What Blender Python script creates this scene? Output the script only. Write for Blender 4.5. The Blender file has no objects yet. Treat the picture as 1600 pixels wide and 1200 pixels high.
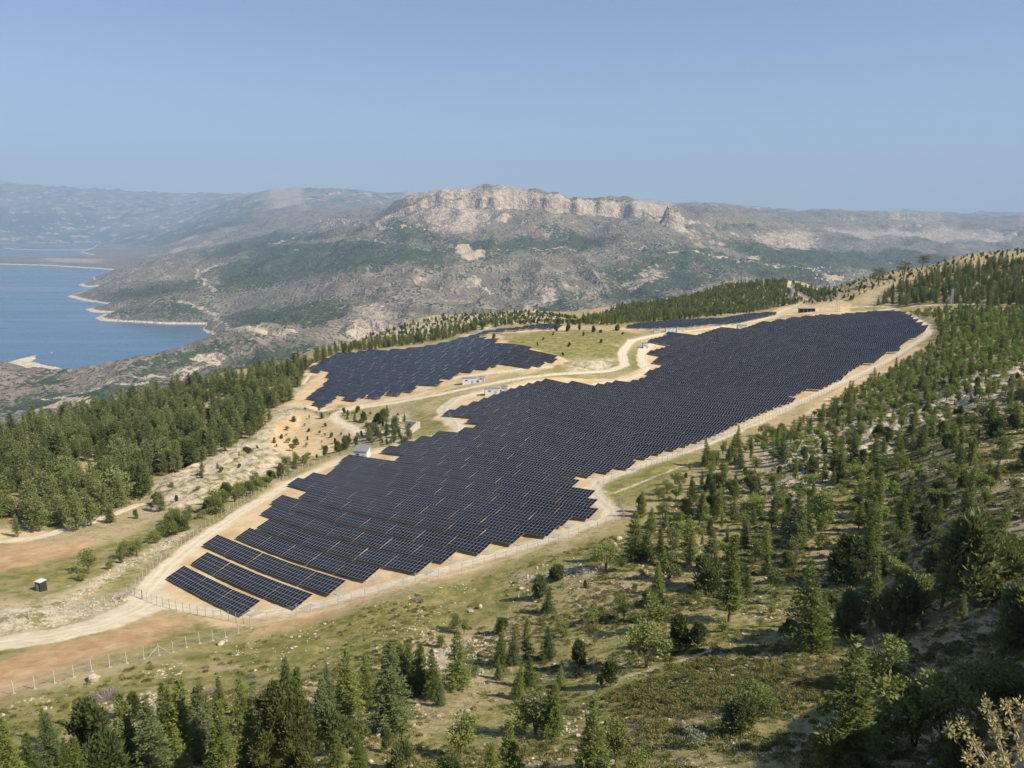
import bpy, math, random
import numpy as np
from mathutils import Vector, Matrix

R = math.radians
sc = bpy.context.scene
COL = sc.collection
rng = np.random.default_rng(7)
random.seed(7)

# ------------------------------------------------------------------ camera
F_PX, CX, CY, HORIZON = 1208.0, 800.0, 600.0, 345.0
PITCH = math.atan((CY - HORIZON) / F_PX)
cam_d = bpy.data.cameras.new('camera')
cam = bpy.data.objects.new('camera', cam_d)
COL.objects.link(cam)
cam_d.sensor_fit = 'HORIZONTAL'
cam_d.sensor_width = 36.0
cam_d.lens = 36.0 * F_PX / 1600.0
cam_d.clip_start = 0.3
cam_d.clip_end = 200000.0
cam.location = (0, 0, 0)
cam.rotation_euler = (math.pi / 2 - PITCH, 0, 0)
sc.camera = cam

# ------------------------------------------------------------------ light, sky, exposure
SUN_DIR = Vector((0.885, -0.465, 0.0)).normalized()
SUN_EL = R(42)
to_sun = Vector((SUN_DIR.x * math.cos(SUN_EL), SUN_DIR.y * math.cos(SUN_EL), math.sin(SUN_EL)))
sun_d = bpy.data.lights.new('sun', 'SUN')
sun_d.energy = 5.0
sun_d.angle = R(0.5)
sun_d.color = (1.0, 0.90, 0.74)
sun = bpy.data.objects.new('sun', sun_d)
COL.objects.link(sun)
sun.rotation_euler = to_sun.to_track_quat('Z', 'Y').to_euler()

world = bpy.data.worlds.new('World')
sc.world = world
world.use_nodes = True
wn = world.node_tree.nodes
sky = wn.new('ShaderNodeTexSky')
sky.sky_type = 'NISHITA'
sky.sun_disc = False
sky.sun_elevation = SUN_EL
sky.sun_rotation = math.atan2(to_sun.x, to_sun.y)
sky.altitude = 1300
sky.air_density = 1.0
sky.dust_density = 0.2
sky.ozone_density = 4.0
bg = wn['Background']
bg.inputs['Strength'].default_value = 0.068
world.node_tree.links.new(sky.outputs[0], bg.inputs['Color'])

sc.view_settings.view_transform = 'Standard'
sc.view_settings.look = 'None'
sc.view_settings.exposure = 0.85
sc.view_settings.gamma = 1.0
sc.view_settings.use_curve_mapping = False
sc.cycles.use_denoising = True
sc.cycles.max_bounces = 5
sc.cycles.diffuse_bounces = 2
sc.cycles.glossy_bounces = 2
sc.cycles.transparent_max_bounces = 12
sc.cycles.volume_bounces = 0

# ------------------------------------------------------------------ small helpers
def tag(o, label=None, cat=None, group=None, kind=None):
    if label: o['label'] = label
    if cat: o['category'] = cat
    if group: o['group'] = group
    if kind: o['kind'] = kind
    return o

def link(name, mesh, parent=None, mats=()):
    o = bpy.data.objects.new(name, mesh)
    COL.objects.link(o)
    if parent is not None: o.parent = parent
    for m in mats: mesh.materials.append(m)
    return o

def empty(name, loc=(0, 0, 0), rz=0.0):
    o = bpy.data.objects.new(name, None)
    o.empty_display_size = 0.2
    COL.objects.link(o)
    o.location = loc
    o.rotation_euler = (0, 0, rz)
    return o

class MB:
    """collects polygons, with a material slot for each"""
    def __init__(s): s.v, s.f, s.m = [], [], []
    def poly(s, pts, m=0):
        b = len(s.v); s.v.extend([tuple(p) for p in pts]); s.f.append(tuple(range(b, b + len(pts)))); s.m.append(m)
    def box(s, c, d, m=0, M=None):
        b = len(s.v)
        for z in (-1, 1):
            for x, y in ((-1, -1), (1, -1), (1, 1), (-1, 1)):
                p = Vector((c[0] + x * d[0] / 2, c[1] + y * d[1] / 2, c[2] + z * d[2] / 2))
                if M is not None: p = M @ p
                s.v.append(tuple(p))
        for q in ((3, 2, 1, 0), (4, 5, 6, 7), (0, 1, 5, 4), (1, 2, 6, 5), (2, 3, 7, 6), (3, 0, 4, 7)):
            s.f.append(tuple(b + i for i in q)); s.m.append(m)
    def tube(s, pts, radii, n=6, m=0, cap=True):
        rings = []
        for i, p in enumerate(pts):
            p = Vector(p)
            a = Vector(pts[max(i - 1, 0)]); c = Vector(pts[min(i + 1, len(pts) - 1)])
            d = (c - a).normalized() if (c - a).length > 1e-9 else Vector((0, 0, 1))
            u = d.orthogonal().normalized(); w = d.cross(u)
            b = len(s.v)
            for k in range(n):
                t = 2 * math.pi * k / n
                s.v.append(tuple(p + (u * math.cos(t) + w * math.sin(t)) * radii[i]))
            rings.append(b)
        for r0, r1 in zip(rings, rings[1:]):
            for k in range(n):
                k2 = (k + 1) % n
                s.f.append((r0 + k, r0 + k2, r1 + k2, r1 + k)); s.m.append(m)
        if cap:
            s.f.append(tuple(rings[-1] + k for k in range(n))); s.m.append(m)
    def bar(s, a, b, w, m=0):
        s.tube([a, b], [w / 2, w / 2], 4, m)
    def mesh(s, name, smooth=False):
        me = bpy.data.meshes.new(name)
        me.from_pydata(s.v, [], s.f)
        me.polygons.foreach_set('material_index', s.m)
        if smooth: me.polygons.foreach_set('use_smooth', [True] * len(s.f))
        me.update()
        return me
    def build(s, name, mats, parent=None, smooth=False):
        return link(name, s.mesh(name, smooth), parent, mats if isinstance(mats, (list, tuple)) else [mats])

# noise ------------------------------------------------------------
_perm = np.random.default_rng(3).permutation(4096)
_ang = np.random.default_rng(4).random(4096) * 2 * np.pi
_gx, _gy = np.cos(_ang), np.sin(_ang)
def perlin(x, y):
    xi = np.floor(x).astype(np.int64); yi = np.floor(y).astype(np.int64)
    fx = x - xi; fy = y - yi
    def g(ix, iy, dx, dy):
        h = _perm[(_perm[ix & 4095] + iy) & 4095]
        return _gx[h] * dx + _gy[h] * dy
    u = fx * fx * fx * (fx * (fx * 6 - 15) + 10); w = fy * fy * fy * (fy * (fy * 6 - 15) + 10)
    a = g(xi, yi, fx, fy); b = g(xi + 1, yi, fx - 1, fy)
    c = g(xi, yi + 1, fx, fy - 1); d = g(xi + 1, yi + 1, fx - 1, fy - 1)
    return (a + u * (b - a)) + w * ((c + u * (d - c)) - (a + u * (b - a)))
def fbm(x, y, o=4, gain=0.5):
    s = 0; a = 1.0
    for i in range(o):
        s = s + a * perlin(x * 2 ** i + 17.3 * i, y * 2 ** i + 9.1 * i); a *= gain
    return s
def ridged(x, y, o=5, gain=0.5):
    s = 0; a = 1.0
    for i in range(o):
        s = s + a * (1 - 2.2 * np.abs(perlin(x * 2 ** i + 31.7 * i, y * 2 ** i + 5.3 * i))); a *= gain
    return s

def sstep(a, b, x):
    t = np.clip((x - a) / (b - a), 0, 1)
    return t * t * (3 - 2 * t)

# picture coordinates (of the 1600 x 1200 photograph) to a viewing ray: u = x / y, v = -z / y
cP, sP = math.cos(PITCH), math.sin(PITCH)
def ray(px, py):
    a = (px - CX) / F_PX; b = (CY - py) / F_PX
    fy = cP + b * sP; fz = -sP + b * cP
    return a / fy, -fz / fy

# ------------------------------------------------------------------ the lie of the land
LAKE_Z = -650.0
SEEN = {   # column: [(row, metres away), ...]
 -300: [(1200,70),(1000,130),(850,200),(760,290)],
 0: [(1200,66),(1100,92),(1000,122),(930,147),(880,170),(830,200),(760,265),(700,330),(668,400)],
 200: [(1200,66),(1100,92),(1000,122),(930,150),(880,172),(830,203),(760,268),(700,330),(640,425)],
 350: [(1200,65),(1100,90),(1000,125),(930,152),(900,165),(850,190),(800,222),(760,255),(720,295),(680,345),(640,400),(600,465),(585,500)],
 500: [(1200,64),(1100,88),(1000,120),(950,142),(900,162),(850,188),(800,218),(750,258),(700,308),(650,370),(610,430),(580,490),(560,540),(548,575)],
 650: [(1200,63),(1100,86),(1000,117),(900,155),(850,180),(800,208),(750,243),(700,285),(650,338),(620,378),(600,410),(570,470),(550,520),(540,560),(530,600),(507,720),(498,800)],
 800: [(1200,62),(1100,85),(1000,115),(900,150),(850,172),(800,197),(750,228),(700,265),(650,312),(620,350),(600,378),(575,415),(560,438),(540,472),(520,525),(511,575),(499,720),(488,850),(485,900)],
 950: [(1200,58),(1100,80),(1000,106),(900,138),(850,160),(800,188),(750,222),(700,262),(650,312),(620,352),(600,383),(580,415),(560,445),(540,475),(522,515),(514,560),(500,760),(490,900),(480,1050)],
 1130: [(1200,52),(1100,72),(1000,97),(900,128),(850,148),(800,173),(750,206),(700,248),(650,302),(600,372),(560,445),(530,515),(510,575),(497,640),(485,820),(470,950),(455,1130),(442,1300)],
 1250: [(1200,49),(1100,68),(1000,92),(900,122),(850,140),(800,163),(750,195),(700,235),(650,290),(600,362),(560,435),(530,508),(510,570),(495,630),(485,690),(470,800),(452,1000),(440,1150)],
 1340: [(478,670),(464,700),(450,740),(440,780)],
 1400: [(1200,46),(1100,64),(1000,85),(900,108),(850,125),(800,147),(750,176),(700,212),(650,262),(600,335),(560,410),(530,485),(510,545),(490,610),(478,650),(460,690),(440,735),(424,780)],
 1500: [(1200,44),(1000,74),(900,95),(850,108),(800,126),(750,150),(700,183),(650,228),(600,290),(560,355),(530,425),(500,520),(480,590),(460,640),(440,690),(420,740),(401,800)],
 1600: [(1200,42),(1000,68),(900,86),(800,114),(700,165),(650,205),(600,262),(560,320),(520,410),(490,510),(470,580),(450,640),(430,690),(412,740),(393,800)],
 1900: [(1200,38),(1000,58),(800,95),(600,210),(500,400),(450,560),(400,720),(385,800)],
}
SEEN2 = [  # across the valley
 (0,655,2330),(0,620,2720),(0,600,2950),(200,612,2700),(200,592,3050),(350,545,3650),(350,528,4200),(500,530,4100),
 (-300,378,22600),(-300,350,25000),(-300,320,28500),(-300,288,33000),
 (0,407,12400),(0,378,22600),(0,360,24300),(0,340,26000),(0,318,29000),(0,302,32000),(0,293,34500),
 (150,377,22500),(150,365,24000),(150,345,26500),(150,325,29500),(150,308,33500),
 (190,425,9600),(200,440,8100),(200,460,6700),(220,480,5750),(220,495,5150),(250,470,6150),(250,450,7200),(300,480,5500),(300,500,4950),
 (300,430,8300),(250,415,9900),(250,400,12200),(250,385,16000),(250,372,20000),(300,360,22500),(300,340,26000),(300,318,32000),(300,313,36000),
 (400,520,4250),(400,500,4700),(400,480,5300),(400,450,6300),(400,420,7800),(400,395,9800),(400,375,12000),(400,358,13800),(400,349,15000),(400,324,22000),(400,318,30000),
 (550,525,4050),(550,500,4400),(550,470,4900),(550,440,5600),(550,410,6600),(550,385,7800),(550,362,9500),(550,347,12000),(550,330,17000),(550,316,26000),
 (640,505,4200),(640,470,4800),(640,430,5700),(640,400,6500),(640,380,7000),
 (700,510,4250),(700,480,4700),(700,450,5200),(700,420,5900),(700,395,6600),(700,377,7100),(700,360,7380),
 (850,490,4600),(850,460,5000),(850,430,5600),(850,402,6300),(850,387,6700),(850,368,7150),(850,356,7350),
 (1000,470,4900),(1000,440,5400),(1000,410,6000),(1000,390,6500),(1000,374,7000),(1000,364,7300),
 (1130,445,5600),(1130,420,6300),(1130,395,7200),(1130,375,8000),(1130,358,8800),(1130,348,9500),(1130,342,10500),
 (1300,450,6000),(1300,430,6800),(1300,410,7800),(1300,390,9000),(1300,373,10500),(1300,362,11600),(1300,346,13500),
 (1450,410,8500),(1450,395,9800),(1450,382,11500),(1450,374,12000),(1450,358,13500),(1450,352,15500),
 (1600,400,9500),(1600,382,12000),(1600,366,13200),(1600,355,15500),(1900,400,9500),(1900,366,13200),(1900,352,16000),
 (1090,333,30000),(1250,345,30000),(1420,351,30000),(1550,348,32000),(1900,349,32000),
]
HIDDEN = [  # column, height, metres away: slopes that drop out of sight
 (-300,-130,420),(-300,-300,800),(-300,-560,1800),(-300,-630,2600),(-300,-660,3600),(-300,-660,6000),(-300,-660,12000),(-300,-660,20000),
 (0,-150,520),(0,-260,750),(0,-430,1200),(0,-560,1800),(0,-660,3600),(0,-665,6000),(0,-665,10000),(0,-660,17000),
 (200,-145,560),(200,-270,800),(200,-450,1300),(200,-570,1900),(200,-655,3600),(150,-665,4300),
 (350,-140,640),(350,-260,900),(350,-450,1500),(350,-560,2200),(500,-128,720),(500,-260,1000),(500,-450,1700),(500,-560,2500),
 (650,-150,960),(650,-300,1250),(650,-480,2000),(650,-570,3000),(800,-150,1080),(800,-300,1400),(800,-500,2200),(800,-570,3200),
 (950,-180,1250),(950,-330,1600),(950,-520,2400),(950,-590,3500),(1130,-160,1500),(1130,-350,2000),(1130,-540,3000),(1130,-560,4200),
 (1250,-140,1350),(1250,-300,1800),(1250,-500,2800),(1250,-570,4500),(1400,-70,900),(1400,-200,1250),(1400,-450,2200),(1400,-560,4500),
 (1500,-55,950),(1500,-200,1400),(1500,-450,2400),(1500,-540,5000),(1600,-50,950),(1600,-200,1500),(1600,-450,2600),(1600,-520,6000),
 (1900,-45,950),(1900,-200,1500),(1900,-450,2600),(1900,-520,6000),
 (700,-25,7700),(700,-15,8800),(700,0,11000),(850,-50,7700),(850,-40,9000),(850,-30,11000),(1000,-110,7600),(1000,-75,9000),(1000,-40,11000),
 (640,-60,7800),(620,-20,9500),
 (-300,1500,45000),(0,1400,45000),(150,950,45000),(300,900,45000),(400,700,45000),(550,500,45000),(700,100,20000),(700,100,45000),(850,60,20000),(850,60,45000),
 (1000,60,20000),(1000,150,45000),(1130,0,16000),(1250,-60,20000),(1420,-150,20000),(1600,-200,20000),(1250,-100,45000),(1600,-150,45000),(1900,-150,45000),
 (-300,-4.2,3),(400,-4.2,3),(800,-4.2,3),(1200,-4.2,3),(1900,-4.2,3),(-300,-11.5,10),(400,-11.5,10),(800,-11.5,10),(1200,-11.5,10),(1900,-11.5,10),
 (-300,-27,28),(400,-27,28),(800,-26.5,28),(1200,-26,27),(1600,-24.5,26),(1900,-22,26),
]
KU = 2.4
_c, _v = [], []
for px, rows in SEEN.items():
    for py, D in rows:
        u, v = ray(px, py); _c.append((u * KU, math.log(D))); _v.append(v)
for px, py, D in SEEN2:
    u, v = ray(px, py); _c.append((u * KU, math.log(D))); _v.append(v)
for px, z, D in HIDDEN:
    u, _ = ray(px, HORIZON if D > 1500 else 600); _c.append((u * KU, math.log(D))); _v.append(-z / D)
_c = np.array(_c); _v = np.array(_v)
_C2 = 0.05 ** 2
def _phi(d2): return np.sqrt(d2 + _C2)
_n = len(_c)
_A = _phi(((_c[:, None] - _c[None]) ** 2).sum(-1)) + np.eye(_n) * -2e-3
_P = np.column_stack([np.ones(_n), _c])
_sol = np.linalg.solve(np.block([[_A, _P], [_P.T, np.zeros((3, 3))]]), np.concatenate([_v, np.zeros(3)]))
def rbf(u, lnD):
    out = np.empty(u.shape, dtype=np.float64).ravel()
    a = (u * KU).ravel(); b = lnD.ravel()
    for i in range(0, len(a), 40000):
        x = a[i:i + 40000].astype(np.float32); y = b[i:i + 40000].astype(np.float32)
        d2 = (x[:, None] - _c[:, 0].astype(np.float32)) ** 2 + (y[:, None] - _c[:, 1].astype(np.float32)) ** 2
        out[i:i + 40000] = _phi(d2) @ _sol[:_n].astype(np.float32) + _sol[_n] + _sol[_n + 1] * x + _sol[_n + 2] * y
    return out.reshape(u.shape)

# grid: finer where the eye can tell
def geo(a, b, r): return list(a * np.exp(np.arange(0, math.log(b / a), r)))
Dg = np.array(geo(3, 40, .16) + geo(40, 1000, .0058) + geo(1000, 1500, .011) + geo(1500, 2300, .035) + geo(2300, 6900, .0055)
              + geo(6900, 7750, .0016) + geo(7750, 11800, .007) + geo(11800, 12400, .003) + geo(12400, 16000, .008) + geo(16000, 46000, .012))
ug = np.concatenate([np.linspace(-1.5, -0.80, 16), np.arange(-0.78, 0.7801, 0.0034), np.linspace(0.80, 1.5, 16)])
U, D = np.meshgrid(ug, Dg, indexing='ij')
X, Y = U * D, D
V = rbf(U, np.log(D))
Z = -V * D

# polygon tools in plan (metres) -----------------------------------
def sdf_poly(x, y, P):
    """signed distance, positive inside"""
    P = np.asarray(P, float); n = len(P)
    d = np.full(x.shape, 1e18); ins = np.zeros(x.shape, bool)
    for i in range(n):
        a = P[i]; b = P[(i + 1) % n]; e = b - a
        t = np.clip(((x - a[0]) * e[0] + (y - a[1]) * e[1]) / (e @ e + 1e-12), 0, 1)
        d = np.minimum(d, (x - a[0] - t * e[0]) ** 2 + (y - a[1] - t * e[1]) ** 2)
        c = ((a[1] <= y) & (b[1] > y)) | ((b[1] <= y) & (a[1] > y))
        xx = a[0] + (y - a[1]) * e[0] / (e[1] if abs(e[1]) > 1e-9 else 1e-9)
        ins ^= c & (x < xx)
    return np.where(ins, 1, -1) * np.sqrt(d)
def sdf_line(x, y, P, w):
    P = np.asarray(P, float); d = np.full(x.shape, 1e18)
    for a, b in zip(P, P[1:]):
        e = b - a
        t = np.clip(((x - a[0]) * e[0] + (y - a[1]) * e[1]) / (e @ e + 1e-12), 0, 1)
        d = np.minimum(d, (x - a[0] - t * e[0]) ** 2 + (y - a[1] - t * e[1]) ** 2)
    return w / 2 - np.sqrt(d)
def near_box(P, m, lo, hi):
    P = np.asarray(P, float)
    return (X > P[:, 0].min() - m) & (X < P[:, 0].max() + m) & (Y > P[:, 1].min() - m) & (Y < P[:, 1].max() + m) & (D > lo) & (D < hi)

# lake outline on its own level
def on_level(px, py, z):
    u, v = ray(px, py); d = -z / v
    return (u * d, d)
LAKE = [(-420,421),(-100,416),(0,413),(75,415),(140,419),(176,421.5),(160,429),(146,434),(150,438),(123,445),(135,448.5),(156,447),(141,454),(104,463),(125,468.5),(155,472.5),(172,475),(160,478.5),(132,483.5),(145,488),(188,488.5),(162,491.5),(149,497),(156,501),(212,503.5),(262,506),(322,506.5),(319,516),(335,524),(310,534),(272,550),(215,569),(175,585),(147,593),(120,593),(110,589),(114,584),(97,580),(95,574),(70,570),(50,565),(61,554),(45,557),(0,569),(-420,600)]
ARM = [(-420,382),(0,380),(62,379.6),(125,378.3),(158,378.5),(150,384),(142,389),(125,394),(150,399.5),(120,400.8),(67,402.5),(0,403.2),(-420,406)]
ISLET = [(4,387.4),(60,388.2),(142,388.3),(140,390.6),(75,391.2),(20,389.6)]
lakeP = [on_level(a, b, LAKE_Z) for a, b in LAKE]
armP = [on_level(a, b, LAKE_Z) for a, b in ARM]
isleP = [on_level(a, b, LAKE_Z) for a, b in ISLET]
far = D > 2200
lk = np.full(X.shape, -1e6)
xf, yf = X[far], Y[far]
wob = 14 * fbm(xf / 90, yf / 90, 3)
l = np.maximum(sdf_poly(xf, yf, lakeP), sdf_poly(xf, yf, armP))
l = np.minimum(l, -sdf_poly(xf, yf, isleP)) + wob
lk[far] = l

# cliffs: a scarp line across the columns, (column, metres away, height of the step)
def scarp(knots, width, flute, seed):
    k = np.array(knots, float)
    uu = (k[:, 0] - CX) / F_PX / (cP + (CY - HORIZON) / F_PX * sP)
    Dr = np.interp(U, uu, k[:, 1]); h = np.interp(U, uu, k[:, 2], left=0, right=0)
    x = U * Dr
    k_ = flute / 60.0
    Dr = Dr + k_ * (95 * perlin(x / (620 * k_) + seed, 0 * x + Z / 2500) + 75 * (1 - 2 * np.abs(perlin(x / (240 * k_) + 3 * seed, 0 * x + .3 + Z / 900))) + 42 * (1 - 2 * np.abs(perlin(x / (95 * k_) + 5 * seed, 0 * x + .7 + Z / 400))))
    hh = h * (1 + .22 * perlin(x / (flute * 5) + seed, 0 * x + 3) + .12 * perlin(x / (flute * 1.6) + seed, 0 * x + 9))
    t = (D - Dr) / width
    return hh * (.72 * sstep(0, .55, t) + .28 * sstep(.8, 1.6, t + .5 * perlin(x / (150 * k_), D / (150 * k_))))
bump = np.zeros_like(Z)
m = (D > 6000) & (D < 20000)
step1 = scarp([(585,7700,0),(615,7620,50),(640,7560,120),(680,7600,140),(735,7560,135),(768,7480,170),(800,7560,165),(830,7520,185),(860,7450,205),(900,7520,210),(940,7640,215),(985,7640,200),(1010,7480,160),(1035,7540,120),(1060,7560,95),(1110,7640,60),(1160,7720,25),(1190,7750,0)], 130, 62, 1.3)
step1b = scarp([(600,7300,0),(640,7280,60),(690,7230,95),(740,7200,100),(790,7160,95),(830,7260,40),(860,7280,0)], 330, 75, 7.7)
step2 = scarp([(360,15200,0),(385,15300,50),(420,15100,90),(450,15000,120),(470,15100,110),(490,15400,50),(520,15300,60),(580,15400,50),(610,15500,0)], 420, 150, 4.1)
step3 = scarp([(1230,12000,0),(1270,12100,35),(1330,12100,65),(1400,12100,95),(1470,12150,90),(1500,12300,35),(1530,12200,70),(1600,12100,85),(1750,12100,85)], 150, 60, 9.2)
step1 = step1 * .88
Z = Z + step1 + step1b + step2 + step3
# pinnacles and fins of rock below the scarp
def fin(px, py, d, sx, sy, h, rot=0.0):
    global Z
    u, v = ray(px, py); x0, y0 = u * d, d
    q = (np.abs(X - x0) < 4 * max(sx, sy)) & (np.abs(Y - y0) < 4 * max(sx, sy))
    dx, dy = X[q] - x0, Y[q] - y0
    a = dx * math.cos(rot) + dy * math.sin(rot); b = -dx * math.sin(rot) + dy * math.cos(rot)
    w = np.exp(-(a / sx) ** 4 - (b / sy) ** 4)
    Z[q] += h * w * (1 + .35 * ridged(X[q] / 40, Y[q] / 40, 3))
fin(1052, 372, 7130, 75, 80, 95)
fin(1038, 374, 7150, 30, 60, 60)
fin(935, 462, 5050, 26, 170, 34, .35)
fin(860, 458, 5000, 120, 240, 28, .5)
fin(590, 490, 4500, 50, 180, 30, .6)

# ruggedness
wfar = sstep(1500, 3500, D) * sstep(0, 420, -lk)
calm = 1 - 0.55 * sstep(17000, 24000, D)
Z += wfar * calm * (74 * ridged(X / 1350 + 3, Y / 1350, 6, .52) - 34)
Z += wfar * sstep(16000, 24000, D) * (190 * ridged(X / 3800, Y / 3800 + 4, 6, .55) - 60)
m1 = sstep(0.25, .6, (step1 + step1b + step2 + step3) / 200)
Z += wfar * (40 * ridged(X / 460 + 8, Y / 460, 4, .55) - 10 + 6 * ridged(X / 130, Y / 130, 3))
# the lake bed and shores
Z = np.where(far, np.minimum(Z, LAKE_Z + 8 + np.maximum(-lk, 0) * .34), Z)
land = np.maximum(Z, LAKE_Z + np.minimum(np.maximum(-lk, 0) * np.where(D < 3600, .07, .2), np.where(D < 3600, 14, 34)))
lw = (1 - sstep(ray(170, 400)[0], ray(330, 400)[0], U)) * sstep(9600, 10600, D) * (1 - sstep(21000, 23500, D))
land = land + lw * (np.minimum(land, LAKE_Z + 6 + np.minimum(np.maximum(-lk, 0) * .10, 26)) - land)
bed = np.minimum(LAKE_Z - 1 - np.maximum(lk, 0) * .12, LAKE_Z - 0.5)
Z = np.where(far, np.where(lk > 0, np.maximum(bed, LAKE_Z - 60), land), Z)
# the steep spur close by on the sunny side (beyond the frame) that shades the lower corner
nearw = 1 - sstep(900, 1500, D)
Z0 = Z.copy()

# lookups ------------------------------------------------------------
lnDg = np.log(Dg)
def zat(x, y, G=None):
    G = Z if G is None else G
    x = np.asarray(x, float); y = np.asarray(y, float)
    u = x / y; l = np.log(y)
    i = np.clip(np.searchsorted(ug, u) - 1, 0, len(ug) - 2); j = np.clip(np.searchsorted(lnDg, l) - 1, 0, len(lnDg) - 2)
    a = np.clip((u - ug[i]) / (ug[i + 1] - ug[i]), 0, 1); b = np.clip((y - Dg[j]) / (Dg[j + 1] - Dg[j]), 0, 1)
    return (G[i, j] * (1 - a) + G[i + 1, j] * a) * (1 - b) + (G[i, j + 1] * (1 - a) + G[i + 1, j + 1] * a) * b
def hit(px, py, lo=30.0, hi=46000.0):
    """where the sight line through a picture point meets the land"""
    u, v = ray(px, py)
    i = int(np.clip(np.searchsorted(ug, u) - 1, 0, len(ug) - 2)); a = (u - ug[i]) / (ug[i + 1] - ug[i])
    col = -(Z[i] * (1 - a) + Z[i + 1] * a) / Dg
    ok = np.nonzero((Dg >= lo) & (Dg <= hi))[0]
    k = ok[np.argmax(col[ok] <= v)] if np.any(col[ok] <= v) else ok[np.argmin(col[ok])]
    if k > 0 and col[k - 1] > v >= col[k]:
        t = (col[k - 1] - v) / (col[k - 1] - col[k] + 1e-12); d = Dg[k - 1] + t * (Dg[k] - Dg[k - 1])
    else:
        d = Dg[k]
    return np.array((u * d, d))
def hits(P, lo=30.0, hi=1500.0): return np.array([hit(a, b, lo, hi) for a, b in P])

# the shoulder of the hill on the sunny side, outside the frame, that shades the lower corner
_dir = np.array((to_sun.x, to_sun.y)) / math.hypot(to_sun.x, to_sun.y)
EDGE = [(1700,880),(1640,930),(1600,958),(1500,1032),(1400,1090),(1335,1135),(1270,1200),(1230,1235)]
_e = hits(EDGE, 30, 200); CREST = _e + 24 * _dir; CRESTZ = zat(_e[:, 0], _e[:, 1]) + 24 * math.tan(SUN_EL) + 2.6
CREST = np.vstack([CREST, CREST[-1] + (-3, -14), CREST[-1] + (-6, -32)]); CRESTZ = np.concatenate([CRESTZ, [CRESTZ[-1] + 4, CRESTZ[-1] + 10]])
q = (D < 160) & (U > .74)
xq, yq = X[q], Y[q]
best = np.full(xq.shape, 1e9); hz_ = np.zeros(xq.shape); side = np.zeros(xq.shape)
for i in range(len(CREST) - 1):
    a_, b_ = CREST[i], CREST[i + 1]; e_ = b_ - a_
    t_ = np.clip(((xq - a_[0]) * e_[0] + (yq - a_[1]) * e_[1]) / (e_ @ e_), 0, 1)
    d_ = np.hypot(xq - a_[0] - t_ * e_[0], yq - a_[1] - t_ * e_[1])
    s_ = d_ < best; best = np.where(s_, d_, best); hz_ = np.where(s_, CRESTZ[i] + t_ * (CRESTZ[i + 1] - CRESTZ[i]), hz_)
    side = np.where(s_, (xq - a_[0]) * e_[1] - (yq - a_[1]) * e_[0], side)
Z[q] = np.maximum(Z[q], hz_ - np.where(side < 0, .25, 1.35) * best + .8 * fbm(xq / 5, yq / 5, 3))

# ------------------------------------------------------------------ materials
class NT:
    def __init__(s, name):
        s.mat = bpy.data.materials.new(name); s.mat.use_nodes = True
        s.t = s.mat.node_tree; s.n = s.t.nodes; s.p = s.n['Principled BSDF']
        s.out = s.n['Material Output']
    def new(s, ty, **kw):
        o = s.n.new(ty)
        for k, v in kw.items(): setattr(o, k, v)
        return o
    def ln(s, a, b): s.t.links.new(a, b)
    def put(s, sock, val):
        if hasattr(val, 'is_linked'): s.ln(val, sock)
        else: sock.default_value = val
    def pos(s): return s.new('ShaderNodeNewGeometry').outputs['Position']
    def noise(s, scale, detail=3, rough=.55, vec=None, out='Fac'):
        o = s.new('ShaderNodeTexNoise'); o.inputs['Scale'].default_value = scale; o.inputs['Detail'].default_value = detail
        o.inputs['Roughness'].default_value = rough
        s.ln(vec if vec is not None else s.pos(), o.inputs['Vector'])
        return o.outputs[out]
    def voro(s, scale, vec=None, out='Distance', feat='F1'):
        o = s.new('ShaderNodeTexVoronoi'); o.feature = feat; o.inputs['Scale'].default_value = scale
        s.ln(vec if vec is not None else s.pos(), o.inputs['Vector'])
        return o.outputs[out]
    def math(s, op, a, b=0.0, c=0.0, clamp=False):
        o = s.new('ShaderNodeMath', operation=op, use_clamp=clamp)
        s.put(o.inputs[0], a); s.put(o.inputs[1], b); s.put(o.inputs[2], c)
        return o.outputs[0]
    def ramp(s, x, a, b, lo=0.0, hi=1.0):
        o = s.new('ShaderNodeMapRange', interpolation_type='SMOOTHSTEP')
        s.put(o.inputs[0], x)
        for i, v in enumerate((a, b, lo, hi)): o.inputs[i + 1].default_value = v
        return o.outputs[0]
    def mix(s, f, a, b):
        o = s.new('ShaderNodeMix', data_type='RGBA')
        s.put(o.inputs['Factor'], f)
        for k, v in (('A', a), ('B', b)):
            so = [i for i in o.inputs if i.name == k and i.type == 'RGBA'][0]
            s.put(so, (*v, 1) if isinstance(v, tuple) and len(v) == 3 else v)
        return [i for i in o.outputs if i.type == 'RGBA'][0]
    def attr(s, name): return s.new('ShaderNodeAttribute', attribute_name=name).outputs['Fac']
    def bump(s, h, strength=.5, dist=.2):
        o = s.new('ShaderNodeBump'); o.inputs['Strength'].default_value = strength; o.inputs['Distance'].default_value = dist
        s.ln(h, o.inputs['Height']); s.ln(o.outputs[0], s.p.inputs['Normal'])
    def fin(s, col, rough=.9, metal=0.0, spec=.3):
        s.put(s.p.inputs['Base Color'], (*col, 1) if isinstance(col, tuple) and len(col) == 3 else col)
        s.put(s.p.inputs['Roughness'], rough); s.p.inputs['Metallic'].default_value = metal
        s.p.inputs['Specular IOR Level'].default_value = spec
        return s.mat

def plain(name, col, rough=.8, metal=0.0, spec=.3, vary=.12, scale=3.0):
    t = NT(name)
    tc = t.new('ShaderNodeTexCoord').outputs['Object']
    n = t.noise(scale, 4, .6, tc)
    c = t.mix(n, tuple(x * (1 - vary) for x in col), tuple(min(x * (1 + vary), 1) for x in col))
    return t.fin(c, rough, metal, spec)

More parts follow.
